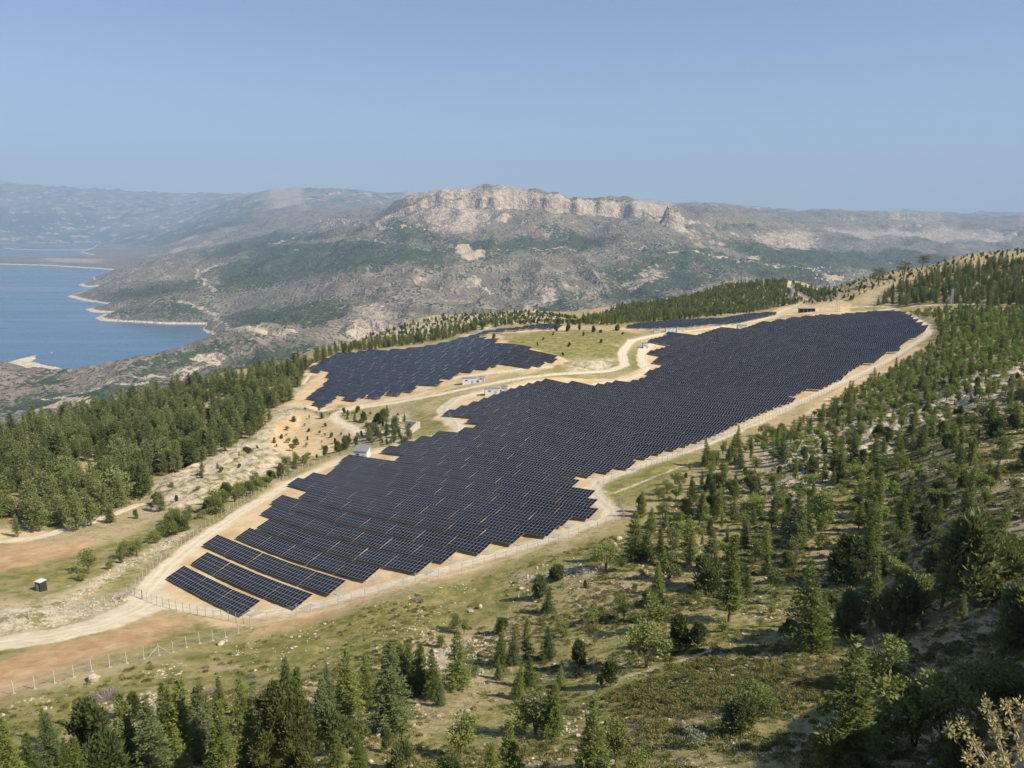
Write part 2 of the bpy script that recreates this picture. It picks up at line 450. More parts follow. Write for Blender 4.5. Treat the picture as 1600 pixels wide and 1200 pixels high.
def foliage(name, dark, light, trans=.32):
    t = NT(name)
    rnd = t.new('ShaderNodeObjectInfo').outputs['Random']
    n = t.noise(0.9, 3, .6)
    f = t.math('ADD', t.math('MULTIPLY', rnd, .75), t.math('MULTIPLY', n, .5), clamp=True)
    c = t.mix(t.ramp(f, .2, .95), dark, light)
    t.fin(c, .65, 0, .25)
    tr = t.new('ShaderNodeBsdfTranslucent'); t.ln(c, tr.inputs[0])
    mx = t.new('ShaderNodeMixShader'); mx.inputs[0].default_value = trans
    t.ln(t.p.outputs[0], mx.inputs[1]); t.ln(tr.outputs[0], mx.inputs[2]); t.ln(mx.outputs[0], t.out.inputs[0])
    return t.mat

M = {}
M['cedar'] = foliage('cedar_needles', (.100, .138, .030), (.215, .255, .062))
M['cedar_blue'] = foliage('blue_cedar_needles', (.092, .128, .046), (.185, .225, .088))
M['juniper_olive'] = foliage('olive_juniper_needles', (.105, .118, .036), (.235, .250, .088))
M['pine'] = foliage('pine_needles', (0.099, 0.130, 0.040), (0.220, 0.251, 0.090))
M['juniper'] = foliage('juniper_needles', (0.077, 0.105, 0.033), (0.188, 0.215, 0.077))
M['oak'] = foliage('oak_leaves', (0.112, 0.149, 0.037), (0.222, 0.256, 0.072))
M['oak_bright'] = foliage('bright_leaves', (0.141, 0.207, 0.035), (0.254, 0.314, 0.068))
M['silver'] = foliage('silver_leaves', (.20, .25, .17), (.34, .39, .27))
M['pale_leaf'] = foliage('pale_yellowish_leaves', (.22, .20, .07), (.42, .36, .16))  # light yellowish leaf colour for the tree nearest the viewer
M['scrub'] = foliage('cushion_scrub', (.120, .125, .035), (.250, .230, .080))
M['yellow'] = foliage('flowering_scrub', (.20, .16, .02), (.42, .32, .04))
M['grass'] = foliage('dry_grass', (.16, .175, .045), (.35, .34, .13))
M['twig'] = plain('grey_twigs', (.20, .17, .15), .9)
M['bark'] = plain('bark', (.14, .105, .075), .95)
M['pale_bark'] = plain('pale_bark', (.34, .29, .23), .9)
M['alu'] = plain('aluminium_frame', (.44, .45, .46), .42, .2, .5, .05)
M['steel'] = plain('galvanised_steel', (.46, .47, .47), .5, .6, .5)
M['concrete'] = plain('concrete', (.40, .375, .33), .9)
M['white_metal'] = plain('white_sheet_metal', (.56, .57, .57), .5, 0, .4, .05)
M['grey_roof'] = plain('grey_roof_sheet', (.24, .25, .26), .45, .2, .4)
M['dark_metal'] = plain('dark_metal', (.035, .037, .04), .5)
M['dark_glass'] = plain('window_glass', (.02, .025, .03), .1, 0, .5)

def panel_mat():
    t = NT('solar_glass')
    rnd = t.new('ShaderNodeObjectInfo').outputs['Random']
    c = t.mix(rnd, (.007, .008, .014), (.012, .013, .022))
    m = t.fin(c, .20, 0, .11)
    return m
M['panel'] = panel_mat()

def rock_mat():
    t = NT('limestone')
    n = t.noise(2.2, 5, .65)
    c = t.mix(t.ramp(n, .3, .7), (.26, .22, .165), (.54, .48, .38))
    t.bump(t.noise(5, 5, .7), .6, .15)
    return t.fin(c, .95)
M['rock'] = rock_mat()

def ground_mat():
    t = NT('ground')
    big = t.noise(.022, 4, .55); mid = t.noise(.13, 4, .6); fine = t.noise(.9, 5, .65); grit = t.noise(4.0, 4, .7)
    wob = t.math('SUBTRACT', t.math('ADD', t.math('MULTIPLY', mid, .6), t.math('MULTIPLY', fine, .4)), .5)
    def mask(name, amp, w): return t.ramp(t.math('ADD', t.attr(name), t.math('MULTIPLY', wob, amp)), -w, w)
    # stony hillside: dry earth, olive ground cover, pale stones
    earth = t.mix(t.ramp(grit, .3, .7), (.34, .26, .145), (.46, .37, .235))
    herb = t.mix(t.ramp(fine, .3, .75), (.165, .165, .045), (.315, .280, .105))
    cover = t.ramp(t.math('ADD', t.math('MULTIPLY', big, .5), t.math('ADD', t.math('MULTIPLY', mid, .35), t.math('MULTIPLY', fine, .35))), .48, .68)
    c = t.mix(t.math('SUBTRACT', 1.0, cover), earth, herb)
    scr = t.ramp(t.noise(.55, 3, .6), .56, .68)
    c = t.mix(t.math('MULTIPLY', scr, .55), c, (.110, .120, .036))
    st = t.ramp(t.voro(1.4), .17, .10)
    stm = t.math('MULTIPLY', st, t.ramp(t.noise(.16, 3, .5), .50, .66))
    c = t.mix(t.math('MULTIPLY', stm, .85), c, (.55, .50, .41))
    # meadow
    gr = t.mix(t.ramp(t.noise(.35, 5, .65), .34, .66), (.128, .138, .034), (.285, .245, .095))
    gr = t.mix(t.math('MULTIPLY', t.ramp(t.voro(1.1), .13, .07), .7), gr, (.52, .47, .37))
    gr = t.mix(t.ramp(t.noise(.07, 4, .6), .56, .72), gr, (.36, .28, .165))
    c = t.mix(mask('grass', 26, 4), c, gr)
    # scree and broken limestone
    ro = t.mix(t.ramp(t.noise(.5, 5, .7), .3, .65), (.30, .25, .17), (.54, .47, .35))
    ro = t.mix(t.ramp(t.noise(.22, 5, .7), .50, .60), ro, (.20, .185, .075))
    c = t.mix(mask('scree', 30, 5), c, ro)
    # red and orange earth
    rd = t.mix(t.ramp(t.noise(.3, 5, .65), .3, .7), (.36, .215, .11), (.47, .34, .19))
    c = t.mix(mask('red', 24, 4), c, rd)
    # graded earth under the panels
    so = t.mix(t.ramp(t.noise(.12, 5, .65), .3, .7), (.455, .325, .17), (.60, .475, .295))
    so = t.mix(t.math('MULTIPLY', t.ramp(t.voro(1.7), .10, .05), .6), so, (.65, .58, .45))
    c = t.mix(mask('soil', 10, 1.6), c, so)
    # roads: pale crushed stone with darker wheel dust
    rdc = t.mix(t.ramp(t.noise(.4, 5, .65), .3, .7), (.50, .42, .29), (.64, .56, .42))
    ax = t.math('ABSOLUTE', t.math('SUBTRACT', t.math('ADD', t.attr('axis'), t.math('MULTIPLY', wob, .7)), .95))
    rdc = t.mix(t.math('MULTIPLY', t.ramp(ax, .5, .2), .6), rdc, (.68, .60, .46))
    rdc = t.mix(t.math('MULTIPLY', t.ramp(t.noise(.8, 4, .7), .56, .7), .5), rdc, (.36, .30, .18))
    c = t.mix(mask('road', 5.0, .7), c, rdc)
    hgt = t.math('ADD', t.math('MULTIPLY', fine, .6), t.math('MULTIPLY', grit, .35))
    t.bump(hgt, .55, .45)
    return t.fin(c, .95, 0, .15)
M['ground'] = ground_mat()

def mountain_mat():
    t = NT('mountain_rock_and_wood')
    P = t.pos()
    n0 = t.noise(.0011, 4, .55); n1 = t.noise(.006, 5, .6); n2 = t.noise(.02, 4, .65); n3 = t.noise(.055, 2, .5)
    sep = t.new('ShaderNodeSeparateXYZ'); t.ln(t.new('ShaderNodeNewGeometry').outputs['Normal'], sep.inputs[0])
    sx = t.new('ShaderNodeSeparateXYZ'); t.ln(P, sx.inputs[0])
    bare = t.mix(t.ramp(n1, .35, .65), (.122, .106, .084), (.265, .230, .182))
    bare = t.mix(t.math('MULTIPLY', t.ramp(n0, .5, .7), .5), bare, (.285, .222, .172))
    wood = t.mix(t.ramp(n2, .35, .65), (.034, .052, .026), (.062, .082, .040))
    # scattered trees over open ground, thinning out of the woods
    f = t.math('ADD', t.attr('wood'), t.math('MULTIPLY', t.math('SUBTRACT', n1, .5), 2.0))
    f = t.math('ADD', f, t.math('MULTIPLY', t.math('SUBTRACT', n2, .5), 2.2))
    f = t.math('ADD', f, t.math('MULTIPLY', t.math('SUBTRACT', n3, .5), 2.4))
    pale = t.ramp(t.math('ADD', t.math('MULTIPLY', n2, .7), t.math('MULTIPLY', n3, .5)), .66, .76)
    bare = t.mix(t.math('MULTIPLY', pale, .8), bare, (.43, .37, .29))
    c = t.mix(t.ramp(f, .36, .54), bare, wood)
    fy = t.ramp(sx.outputs['Y'], 14000, 20000)
    c = t.mix(t.math('MULTIPLY', fy, t.ramp(t.noise(.0032, 5, .65), .54, .62)), c, (.52, .46, .37))
    c = t.mix(t.math('MULTIPLY', fy, t.ramp(t.noise(.0021, 4, .6), .50, .40)), c, (.05, .065, .04))
    dots = t.math('MULTIPLY', t.ramp(t.voro(.05), .42, .26), t.ramp(t.math('ADD', n1, t.math('MULTIPLY', n2, .5)), .60, .80))
    c = t.mix(t.math('MULTIPLY', dots, .85), c, (.035, .05, .03))
    # bedrock on steep ground, in streaks
    rock = t.mix(t.ramp(t.noise(.03, 5, .7), .3, .7), (.27, .215, .165), (.52, .44, .35))
    rock = t.mix(t.ramp(t.noise(.012, 3, .6), .58, .72), rock, (.40, .285, .185))
    mp = t.new('ShaderNodeMapping'); mp.inputs['Scale'].default_value = (1, 1, .16); t.ln(P, mp.inputs['Vector'])
    rock = t.mix(t.math('MULTIPLY', t.ramp(t.noise(.022, 5, .7, mp.outputs[0]), .48, .66), .75), rock, (.17, .155, .135))
    steep = t.math('ADD', sep.outputs['Z'], t.math('MULTIPLY', t.math('SUBTRACT', n2, .5), .35))
    c = t.mix(t.ramp(steep, .80, .66), c, rock)
    c = t.mix(t.ramp(t.math('ADD', t.attr('crag'), t.math('MULTIPLY', t.math('SUBTRACT', n2, .5), 1.4)), .35, .6), c, rock)
    # tracks, quarries and terraces
    tr = t.ramp(t.math('ADD', t.attr('track'), t.math('ADD', t.math('MULTIPLY', t.math('SUBTRACT', n3, .5), 30.0), t.math('MULTIPLY', t.math('SUBTRACT', n2, .5), 110.0))), -5, 5)
    c = t.mix(t.math('MULTIPLY', tr, .9), c, (.46, .385, .28))
    # bare draw-down rim of the reservoir
    rim = t.ramp(t.math('ADD', sx.outputs['Z'], t.math('MULTIPLY', n2, 10.0)), LAKE_Z + 16, LAKE_Z + 12)
    rim = t.math('MULTIPLY', rim, t.ramp(t.attr('shore'), 150, 110))
    c = t.mix(rim, c, (.60, .51, .37))
    t.bump(t.math('ADD', n3, t.math('MULTIPLY', n2, 1.6)), 1.0, 16.0)
    return t.fin(c, .95, 0, .1)
M['mountain'] = mountain_mat()

def water_mat():
    t = NT('lake_water')
    mp = t.new('ShaderNodeMapping'); mp.inputs['Scale'].default_value = (.0005, .0022, 1); mp.inputs['Rotation'].default_value = (0, 0, .25); t.ln(t.pos(), mp.inputs['Vector'])
    big = t.noise(1.0, 5, .6, mp.outputs[0])
    c = t.mix(t.ramp(big, .35, .65), (.030, .085, .150), (.050, .118, .188))
    t.bump(t.noise(.05, 3, .6), .05, 1.0)
    return t.fin(c, t.ramp(big, .3, .7, .12, .34), 0, .5)
M['water'] = water_mat()

# ------------------------------------------------------------------ what lies where on the ground
MAIN = [(258,905),(300,885),(318,900),(300,860),(345,846),(352,840),(386,836),(392,832),(428,826),(402,791),(445,783),(478,778),(452,754),(487,747),(521,745),(522,723),(553,719),(577,716),(632,726),(586,708),(640,693),(700,681),(750,668),(728,660),(696,650),(760,628),(800,612),(850,599),(935,607),(990,597),(1048,573),(1015,567),(1036,561),(1008,553),(1042,542),(1015,536),(1050,522),(1085,528),(1120,515),(1155,518),(1190,507),(1228,501),(1260,497),(1310,494),(1345,491),(1390,488),(1412,490),(1446,512),(1448,520),(1400,551),(1300,601),(1200,646),(1100,691),(1000,726),(908,757),(942,800),(900,824),(800,857),(700,884),(600,910),(548,922),(505,942),(462,954),(405,965),(376,966)]
LEFT = [(476,584),(497,568),(522,557),(575,551),(654,546),(688,540),(732,528),(760,521),(811,515),(845,510),(877,510),(876,515),(815,518),(768,523),(748,529),(782,535),(772,541),(803,542),(850,554),(876,563),(823,581),(789,573),(719,588),(696,597),(682,610),(655,605),(644,619),(629,615),(623,621),(605,617),(598,630),(571,621),(556,632),(528,622),(509,639),(479,629),(513,596),(509,584)]
BACK = [(972,515),(1000,508),(1060,503),(1130,500),(1160,494),(1212,490),(1207,496),(1150,507),(1100,511),(1060,514)]
mainP, leftP, backP = hits(MAIN, 60, 720), hits(LEFT, 300, 640), hits(BACK, 480, 760)
FIELDS = [mainP, leftP, backP]

ROADS = [  # centre line, width in metres
 ([(222,930),(262,885),(310,845),(385,795),(470,745),(545,714),(620,700),(705,680)], 5.0),
 ([(215,932),(262,945),(330,955),(400,960),(520,939),(640,906),(760,871),(880,836),(955,806),(952,795),(925,768),(935,752),(1000,729),(1100,695),(1200,651),(1300,606),(1400,557),(1452,522),(1448,508),(1425,495),(1395,486)], 5.0),
 ([(565,678),(540,664),(521,652),(530,643),(560,637),(620,629),(690,616),(760,601),(830,589),(900,583),(955,579),(976,571),(971,552),(988,532),(1035,521),(1130,510),(1195,498),(1225,484),(1262,469)], 5.5),
 ([(722,672),(692,640),(715,622),(790,608),(850,596),(920,602),(975,594),(1012,582),(1002,560),(1006,545),(1030,531),(1100,521),(1180,508),(1230,498),(1300,491)], 6.5),
 ([(-40,1012),(80,994),(160,975),(215,952),(235,938)], 8.5),
 ([(-30,852),(60,840),(150,813),(215,788),(275,778)], 4.0),
 ([(940,1068),(1000,1052),(1060,1033),(1110,1018)], .7),
 ([(655,604),(700,592),(780,582),(860,573)], 4.0), ([(482,634),(500,642),(560,634),(640,621)], 2.5), ([(472,600),(492,575),(520,562)], 3.0),
 ([(880,757),(960,770),(1070,728)], .9),
 ([(1225,484),(1290,482),(1370,478),(1450,477),(1600,474)], 4.0), ([(1262,469),(1250,462),(1232,448),(1236,440)], 6.0),
]
SOILP = [[(200,925),(300,845),(420,765),(520,716),(700,672),(690,640),(740,612),(850,590),(960,592),(1000,575),(1000,545),(1030,522),(1180,503),(1290,488),(1400,480),(1455,510),(1452,528),(1390,565),(1250,632),(1100,700),(940,757),(972,810),(800,872),(600,928),(400,975),(250,945)],
 [(440,640),(490,590),(560,560),(540,640),(660,622),(740,598),(870,575),(800,560),(640,600)], [(420,700),(430,660),(470,640),(540,660),(560,690),(500,705)],
 [(700,520),(790,525),(770,545)], [(1180,495),(1240,470),(1330,475),(1330,488),(1240,492)], [(745,655),(700,640),(760,615),(770,640)], [(1450,545),(1380,600),(1300,640),(1250,650),(1330,590),(1420,540)],
 [(-20,830),(60,825),(90,835),(30,850),(-20,850)], [(1230,470),(1262,462),(1262,482),(1225,488)], [(845,788),(870,800),(858,810)]]
REDP = [[(-40,1048),(60,1012),(180,980),(255,958),(305,968),(220,1000),(110,1045),(-40,1100)], [(-30,858),(60,850),(140,848),(125,862),(70,880),(-30,900)], [(860,585),(940,596),(985,588),(940,604),(870,598)], [(560,912),(760,860),(880,828),(770,880),(600,930),(450,978),(410,985)]]
GRASSP = [[(-60,1180),(-60,1098),(150,1052),(300,1014),(400,990),(600,940),(800,880),(960,828),(1010,800),(1000,870),(800,960),(620,1000),(500,1045),(380,1072),(280,1085),(150,1130)],
 [(950,792),(938,757),(1085,712),(1065,735),(1010,775)], [(-40,940),(-40,905),(120,862),(200,840),(270,800),(330,790),(300,830),(210,880),(130,920),(60,945)], [(200,928),(250,880),(330,818),(410,768),(300,815),(220,860),(140,905),(150,930)],
 [(775,546),(810,525),(880,515),(1005,520),(975,540),(965,560),(955,576),(880,583),(880,565)], [(1000,540),(985,555),(985,578),(1005,580),(1000,560)], [(480,640),(560,640),(480,650),(440,655)], [(640,640),(700,650),(690,672),(630,682)], [(590,690),(700,672),(520,712),(440,752),(500,712)],
 [(1060,515),(1130,500),(1150,497),(1100,512)], [(-40,1040),(-40,1010),(100,1000),(210,970),(180,985),(60,1018)], [(180,1000),(300,968),(380,985),(260,1010),(120,1050)]]
SCREEP = [[(225,765),(290,718),(380,692),(430,645),(465,605),(500,590),(520,602),(480,640),(530,690),(470,715),(400,745),(300,795),(240,800)], [(-40,1000),(-40,965),(100,945),(195,925),(205,938),(140,965),(60,985)], [(60,958),(130,915),(210,870),(290,825),(300,830),(200,890),(130,935)],
 [(560,530),(640,505),(760,492),(850,487),(890,500),(760,515),(640,532)], [(560,660),(640,645),(640,690),(560,690)], [(900,560),(960,560),(950,580),(880,582)], [(1180,700),(1320,660),(1480,600),(1640,560),(1640,620),(1480,670),(1330,740),(1200,790)], [(220,1130),(180,1095),(240,1080),(290,1095),(280,1130)], [(560,1090),(610,1040),(720,1000),(800,985),(700,1020),(640,1060)], [(800,905),(900,885),(950,890),(880,905)],
 [(1200,470),(1262,440),(1300,450),(1260,475)]]

def near_field(polys=(), lines=(), pad=0.0, reach=25.0):
    S = np.full(X.shape, -30.0)
    for P in polys:
        m = near_box(P, reach + pad, 30, 1500)
        if m.any(): S[m] = np.maximum(S[m], sdf_poly(X[m], Y[m], P) + pad)
    for P, w in lines:
        m = near_box(P, reach, 30, 1500)
        if m.any(): S[m] = np.maximum(S[m], sdf_line(X[m], Y[m], P, w))
    return S
roadL = [(hits(p), w) for p, w in ROADS]
A = {}
A['road'] = near_field(lines=roadL)
ax_ = np.full(X.shape, 60.0)
for P, w in roadL:
    m = near_box(P, 12, 30, 1500)
    if m.any(): ax_[m] = np.minimum(ax_[m], -sdf_line(X[m], Y[m], P, 0.0))
A['axis'] = ax_
A['soil'] = np.maximum(near_field([hits(p) for p in SOILP]), near_field(FIELDS, pad=5))
A['red'] = near_field([hits(p) for p in REDP])
A['grass'] = near_field([hits(p) for p in GRASSP])
A['scree'] = near_field([hits(p) for p in SCREEP])

# far slopes
WOOD = [[(345,497),(440,475),(530,468),(545,492),(460,508),(380,512)], [(160,494),(220,480),(290,469),(332,490),(325,498),(240,497)], [(148,466),(250,440),(320,434),(326,455),(240,466),(175,474)],
 [(330,420),(420,382),(560,372),(660,388),(722,396),(690,424),(640,412),(560,428),(480,432),(410,452),(335,458)], [(600,398),(640,382),(720,372),(800,375),(900,362),(1000,377),(935,389),(800,394),(700,394)],
 [(990,398),(1050,388),(1150,402),(1320,400),(1330,440),(1250,446),(1100,425)], [(1100,372),(1300,386),(1500,398),(1480,420),(1200,408)], [(600,350),(620,335),(640,350),(700,372),(600,380)], [(940,420),(1010,398),(1080,408),(1130,440),(1000,480),(940,470)],
 [(-50,376),(0,330),(150,330),(350,340),(400,345),(300,370),(150,378)], [(300,395),(420,365),(560,360),(440,380),(330,405)], [(790,485),(870,430),(905,440),(900,490),(840,500)], [(20,605),(60,575),(110,585),(115,600),(60,612)], [(200,575),(330,530),(380,530),(330,560),(200,592)], [(-50,640),(60,610),(200,598),(330,570),(400,545),(500,535),(420,575),(100,650)],
 [(1130,350),(1600,352),(1600,358),(1130,356)]]
CRAG = [[(785,497),(828,442),(868,430),(890,460),(850,497)], [(890,499),(920,470),(938,432),(946,470),(930,487)], [(540,520),(545,480),(580,465),(620,480),(640,510),(580,528)], [(700,470),(720,440),(745,445),(740,475)], [(960,450),(1010,410),(1060,420),(1050,440),(980,465)], [(615,345),(640,320),(780,312),(830,320),(780,350),(720,370),(650,352)], [(1160,365),(1230,350),(1300,365),(1290,392),(1200,390)], [(40,405),(70,402),(180,404),(170,413),(60,411)], [(200,402),(260,392),(350,372),(345,390),(240,403)], [(230,385),(350,358),(355,364),(260,388)], [(1270,352),(1500,356),(1600,362),(1600,380),(1420,372),(1280,366)], [(70,355),(140,350),(130,368),(80,365)]]
TRACKS = [([(560,374),(600,380),(660,390),(720,393),(800,390),(900,391),(1000,390),(1060,393),(1110,400),(1140,403),(1180,410),(1230,415)], 16), ([(308,420),(312,432),(320,440),(334,456)], 18), ([(280,470),(310,480),(335,492),(345,505),(330,520)], 20), ([(345,492),(400,478),(440,472)], 12),
 ([(500,345),(540,350),(600,358),(660,352)], 26), ([(420,380),(470,365),(520,352)], 22), ([(720,425),(745,440),(770,460)], 14), ([(560,470),(640,466),(700,470)], 8), ([(400,300+78),(430,374)], 20), ([(1240,415),(1290,428),(1310,450)], 18), ([(60,625),(140,610),(220,600),(300,580),(350,560)], 14), ([(0,650),(60,640),(140,628)], 26), ([(150,606),(230,590),(300,571)], 14)]
PATCH = [[(712,386),(726,381),(737,387),(757,392),(752,400),(722,402)], [(1168,402),(1182,400),(1188,406),(1172,408)], [(1208,412),(1222,411),(1220,415)], [(352,505),(400,512),(470,518),(440,525),(370,520)], [(1290,430),(1320,428),(1318,434),(1292,436)], [(1262,421),(1284,420),(1282,424)], [(545,522),(556,500),(566,520),(560,530)], [(290,440),(320,420),(345,415),(310,432)], [(300,560),(330,550),(345,556),(310,566)], [(40,645),(100,622),(140,620),(90,640)]]
def far_field(polys, soft, lines=(), base=-1e5, lo=1500):
    S = np.full(X.shape, float(base))
    sel = D > lo
    for p in polys:
        P = hits(p, lo, 46000.0); m = sel & near_box(P, 2500, lo, 1e9)
        if m.any(): S[m] = np.maximum(S[m], sdf_poly(X[m], Y[m], P) / (soft * D[m] if soft < 1 else soft))
    for p, w in lines:
        P = hits(p, lo, 46000.0); m = sel & near_box(P, 400, lo, 1e9)
        if m.any(): S[m] = np.maximum(S[m], sdf_line(X[m], Y[m], P, w))
    return S
wood = np.clip(far_field(WOOD, .035) * .6, -.30, .5) + .38
crag = np.clip(far_field(CRAG, .03) * .45 + .22, 0, .62)
crag = np.maximum(crag, sstep(.25, .9, (step1 + step2 + step3) / 160) * (1 - sstep(.9, 1.0, (step1 + step2 + step3) / 160)) * .9)
B = {'wood': wood, 'crag': crag, 'track': np.maximum(far_field([], 1, TRACKS), far_field(PATCH, 1)), 'shore': np.clip(-lk, -5, 5000)}

# near relief: smooth on graded ground, lumpy elsewhere
graded = sstep(-12, 4, np.maximum(A['soil'], A['road']))
Z = Z + nearw * (1 - graded) * sstep(30, 60, D) * (0.9 * fbm(X / 22, Y / 22, 4) + 1.6 * fbm(X / 85, Y / 85, 3))
Z = Z + nearw * sstep(0, 10, A['scree']) * (1 - graded) * 1.5 * ridged(X / 9, Y / 9, 3)
Z = Z + nearw * .12 * fbm(X / 3, Y / 3, 2)
# low banks beside the cuttings
cut = near_field([hits([(425,705),(432,668),(470,650),(530,668),(555,692),(500,712)])])
Z = Z - 2.2 * sstep(-4, 8, cut)

def grid_object(name, qmask, attrs, mat):
    nu, nd = X.shape
    idx = np.arange(nu * nd).reshape(nu, nd)
    q = np.stack([idx[:-1, :-1], idx[1:, :-1], idx[1:, 1:], idx[:-1, 1:]], -1)[qmask]
    used, inv = np.unique(q.ravel(), return_inverse=True)
    co = np.stack([X.ravel()[used], Y.ravel()[used], Z.ravel()[used]], -1).astype(np.float32)
    me = bpy.data.meshes.new(name)
    me.vertices.add(len(used)); me.vertices.foreach_set('co', co.ravel())
    me.loops.add(q.size); me.loops.foreach_set('vertex_index', inv.ravel().astype(np.int32))
    me.polygons.add(len(q)); me.polygons.foreach_set('loop_start', np.arange(0, q.size, 4, dtype=np.int32))
    me.update(calc_edges=True)
    me.polygons.foreach_set('use_smooth', np.ones(len(q), dtype=bool))
    for k, a in attrs.items():
        at = me.attributes.new(k, 'FLOAT', 'POINT')
        at.data.foreach_set('value', a.ravel()[used].astype(np.float32))
    o = link(name, me, None, [mat])
    return o
def cell(a): return (a[:-1, :-1] + a[1:, 1:] + a[1:, :-1] + a[:-1, 1:]) / 4
dq = cell(D); near_q = dq < 1480
lq = cell(lk)
rq = near_q & (cell(A['road']) > 0)
sq = near_q & ~rq & (cell(A['soil']) > 0)
aq = near_q & ~rq & ~sq & (cell(A['grass']) > 0)
o = grid_object('dirt_road', rq, A, M['ground']); tag(o, 'pale crushed stone tracks winding round the solar fields', 'road', kind='structure')
o = grid_object('graded_ground', sq, A, M['ground']); tag(o, 'tan graded earth under and around the solar panels', 'ground', kind='structure')
o = grid_object('meadow_ground', aq, A, M['ground']); tag(o, 'short green and straw grassland on the lower slopes', 'ground', kind='structure')
o = grid_object('hillside_ground', near_q & ~rq & ~sq & ~aq, A, M['ground']); tag(o, 'stony scrub hillside falling to the solar fields', 'hillside', kind='structure')
o = grid_object('mountain_terrain', ~near_q & ((lq < 60) | (dq < 2300)), B, M['mountain']); tag(o, 'hazy limestone mountains and wooded slopes beyond the gorge', 'mountains', kind='structure')
w = MB(); w.poly([(-42000, 2300, LAKE_Z), (8000, 2300, LAKE_Z), (8000, 40000, LAKE_Z), (-42000, 40000, LAKE_Z)])
o = w.build('lake_water', M['water']); tag(o, 'calm blue reservoir winding between bare pale shores', 'lake', kind='structure')

# ------------------------------------------------------------------ solar tables
ROW = np.array((.73, -.685)); ROW = ROW / np.linalg.norm(ROW)
NRM = np.array((-ROW[1], ROW[0]))
ROW_RZ = math.atan2(ROW[1], ROW[0])
PITCHM, COLS, CW, MH, TILT, LOW = 6.4, 10, 1.165, 2.278, R(18), .85
TABLE_L = COLS * CW
MID_Z = LOW + MH * math.sin(TILT) + .02
TM = Matrix.Translation((0, 0, MID_Z)) @ Matrix.Rotation(TILT, 4, 'X')

def module_into(mb, cx, cy, z=0.0, T=None, solid=False):
    def q(x0, x1, y0, y1, zz, m):
        P = [Vector((x0, y0, zz)), Vector((x1, y0, zz)), Vector((x1, y1, zz)), Vector((x0, y1, zz))]
        mb.poly([T @ p for p in P] if T is not None else P, m)
    w, h = 1.134 / 2, (MH - .03) / 2
    if solid:
        mb.box((cx, cy, z - .018), (2 * w, 2 * h, .036), 0, T)
    else:
        q(cx - w, cx + w, cy - h, cy + h, z, 0)
    for s in (0, 1):
        a = cy - h + .02 if s == 0 else cy + .022
        b = cy - .022 if s == 0 else cy + h - .02
        q(cx - w + .026, cx + w - .026, a, b, z + .004, 1)

mb = MB(); module_into(mb, 0, 0, 0, None, True)
MODULE = mb.mesh('solar_module'); MODULE.materials.append(M['alu']); MODULE.materials.append(M['panel'])
mb = MB()
for c in range(COLS):
    for r in (-.5, .5): module_into(mb, (c - (COLS - 1) / 2) * CW, r * MH, 0, TM, True)
ARRAY = mb.mesh('module_array'); ARRAY.materials.append(M['alu']); ARRAY.materials.append(M['panel'])
def frame_mb(mb, posts=True, m=0):
    for y in (-1.9, -.55, .55, 1.9):
        mb.box((0, y, -.085), (TABLE_L - .05, .06, .09), m, TM)
    if not posts: return
    for i in range(4):
        x = (i - 1.5) * 3.1
        mb.box((x, 0, -.16), (.07, 4.1, .08), m, TM)
        for y in (-1.35, 1.35):
            top = MID_Z + y * math.tan(TILT) - .2
            mb.box((x, y, (top - .7) / 2), (.09, .09, top + .7), m)
mb = MB(); frame_mb(mb)
FRAME = mb.mesh('support_frame'); FRAME.materials.append(M['steel'])
mb = MB()
mb.poly([(-.9, -1.9, -.3), (1.7, -1.7, -.3), (1.9, 1.5, -.3), (-.6, 1.9, -.3)][::-1])
mb.box((.3, .1, -.05), (2.2, 2.6, .5)); mb.box((.9, -1.5, -.1), (1.1, .7, .42))
END_SLAB = mb.mesh('pale_end_slab'); END_SLAB.materials.append(M['concrete'])  # pale low slabs set under the right-hand ends of the rows
# light version for the far part of the fields
mb = MB()
for c in range(COLS):
    for r in (-.5, .5): module_into(mb, (c - (COLS - 1) / 2) * CW, r * MH, 0, TM)
mb.box((0, 0, -.06), (TABLE_L - .1, 4.4, .07), 2, TM)
for i in (-1, 0, 1):
    for y in (-1.35, 1.35):
        top = MID_Z + y * math.tan(TILT) - .1
        mb.box((i * 4.2, y, (top - .7) / 2), (.1, .1, top + .7), 2)
FAR_V, FAR_F, FAR_M = np.array(mb.v), mb.f, np.array(mb.m)

def rows_of(P, wide=False):
    b = P @ NRM; a = P @ ROW
    k0, k1 = int(math.ceil((b.min() + 1.6) / PITCHM)), int(math.floor((b.max() - 1.6) / PITCHM))
    out = []
    bs = [k * PITCHM for k in range(k0, k1 + 1)]
    if wide:
        b0 = b.min() + 2.2; bs = [b0]
        while bs[-1] < b.max() - 1.6: bs.append(bs[-1] + (8.8 if len(bs) < 4 else 8.2 if len(bs) < 8 else 7.2 if len(bs) < 14 else 6.5))
    for bb in bs:
        s = np.arange(a.min() - 5, a.max() + 5, .5)
        x = s * ROW[0] + bb * NRM[0]; y = s * ROW[1] + bb * NRM[1]
        ins = (sdf_poly(x, y, P) > 0) & (sdf_poly(x - 1.3 * NRM[0], y - 1.3 * NRM[1], P) > -.6) & (sdf_poly(x + 1.3 * NRM[0], y + 1.3 * NRM[1], P) > -.6)
        cur = []
        i = 0
        while i < len(s):
            if ins[i]:
                j = i
                while j + 1 < len(s) and ins[j + 1]: j += 1
                ln = s[j] - s[i]
                n = int(ln / (TABLE_L + .04) + .45)
                for t in range(n):
                    cur.append(s[i] + (ln - n * (TABLE_L + .04)) / 2 + (t + .5) * (TABLE_L + .04) + (.08 if (t * 7 + len(out) * 3) % 5 == 0 else 0.0))
                i = j + 1
            else: i += 1
        if cur: out.append((bb, cur))
    return out
tables = []   # x, y, z, slope, field, row, place, last
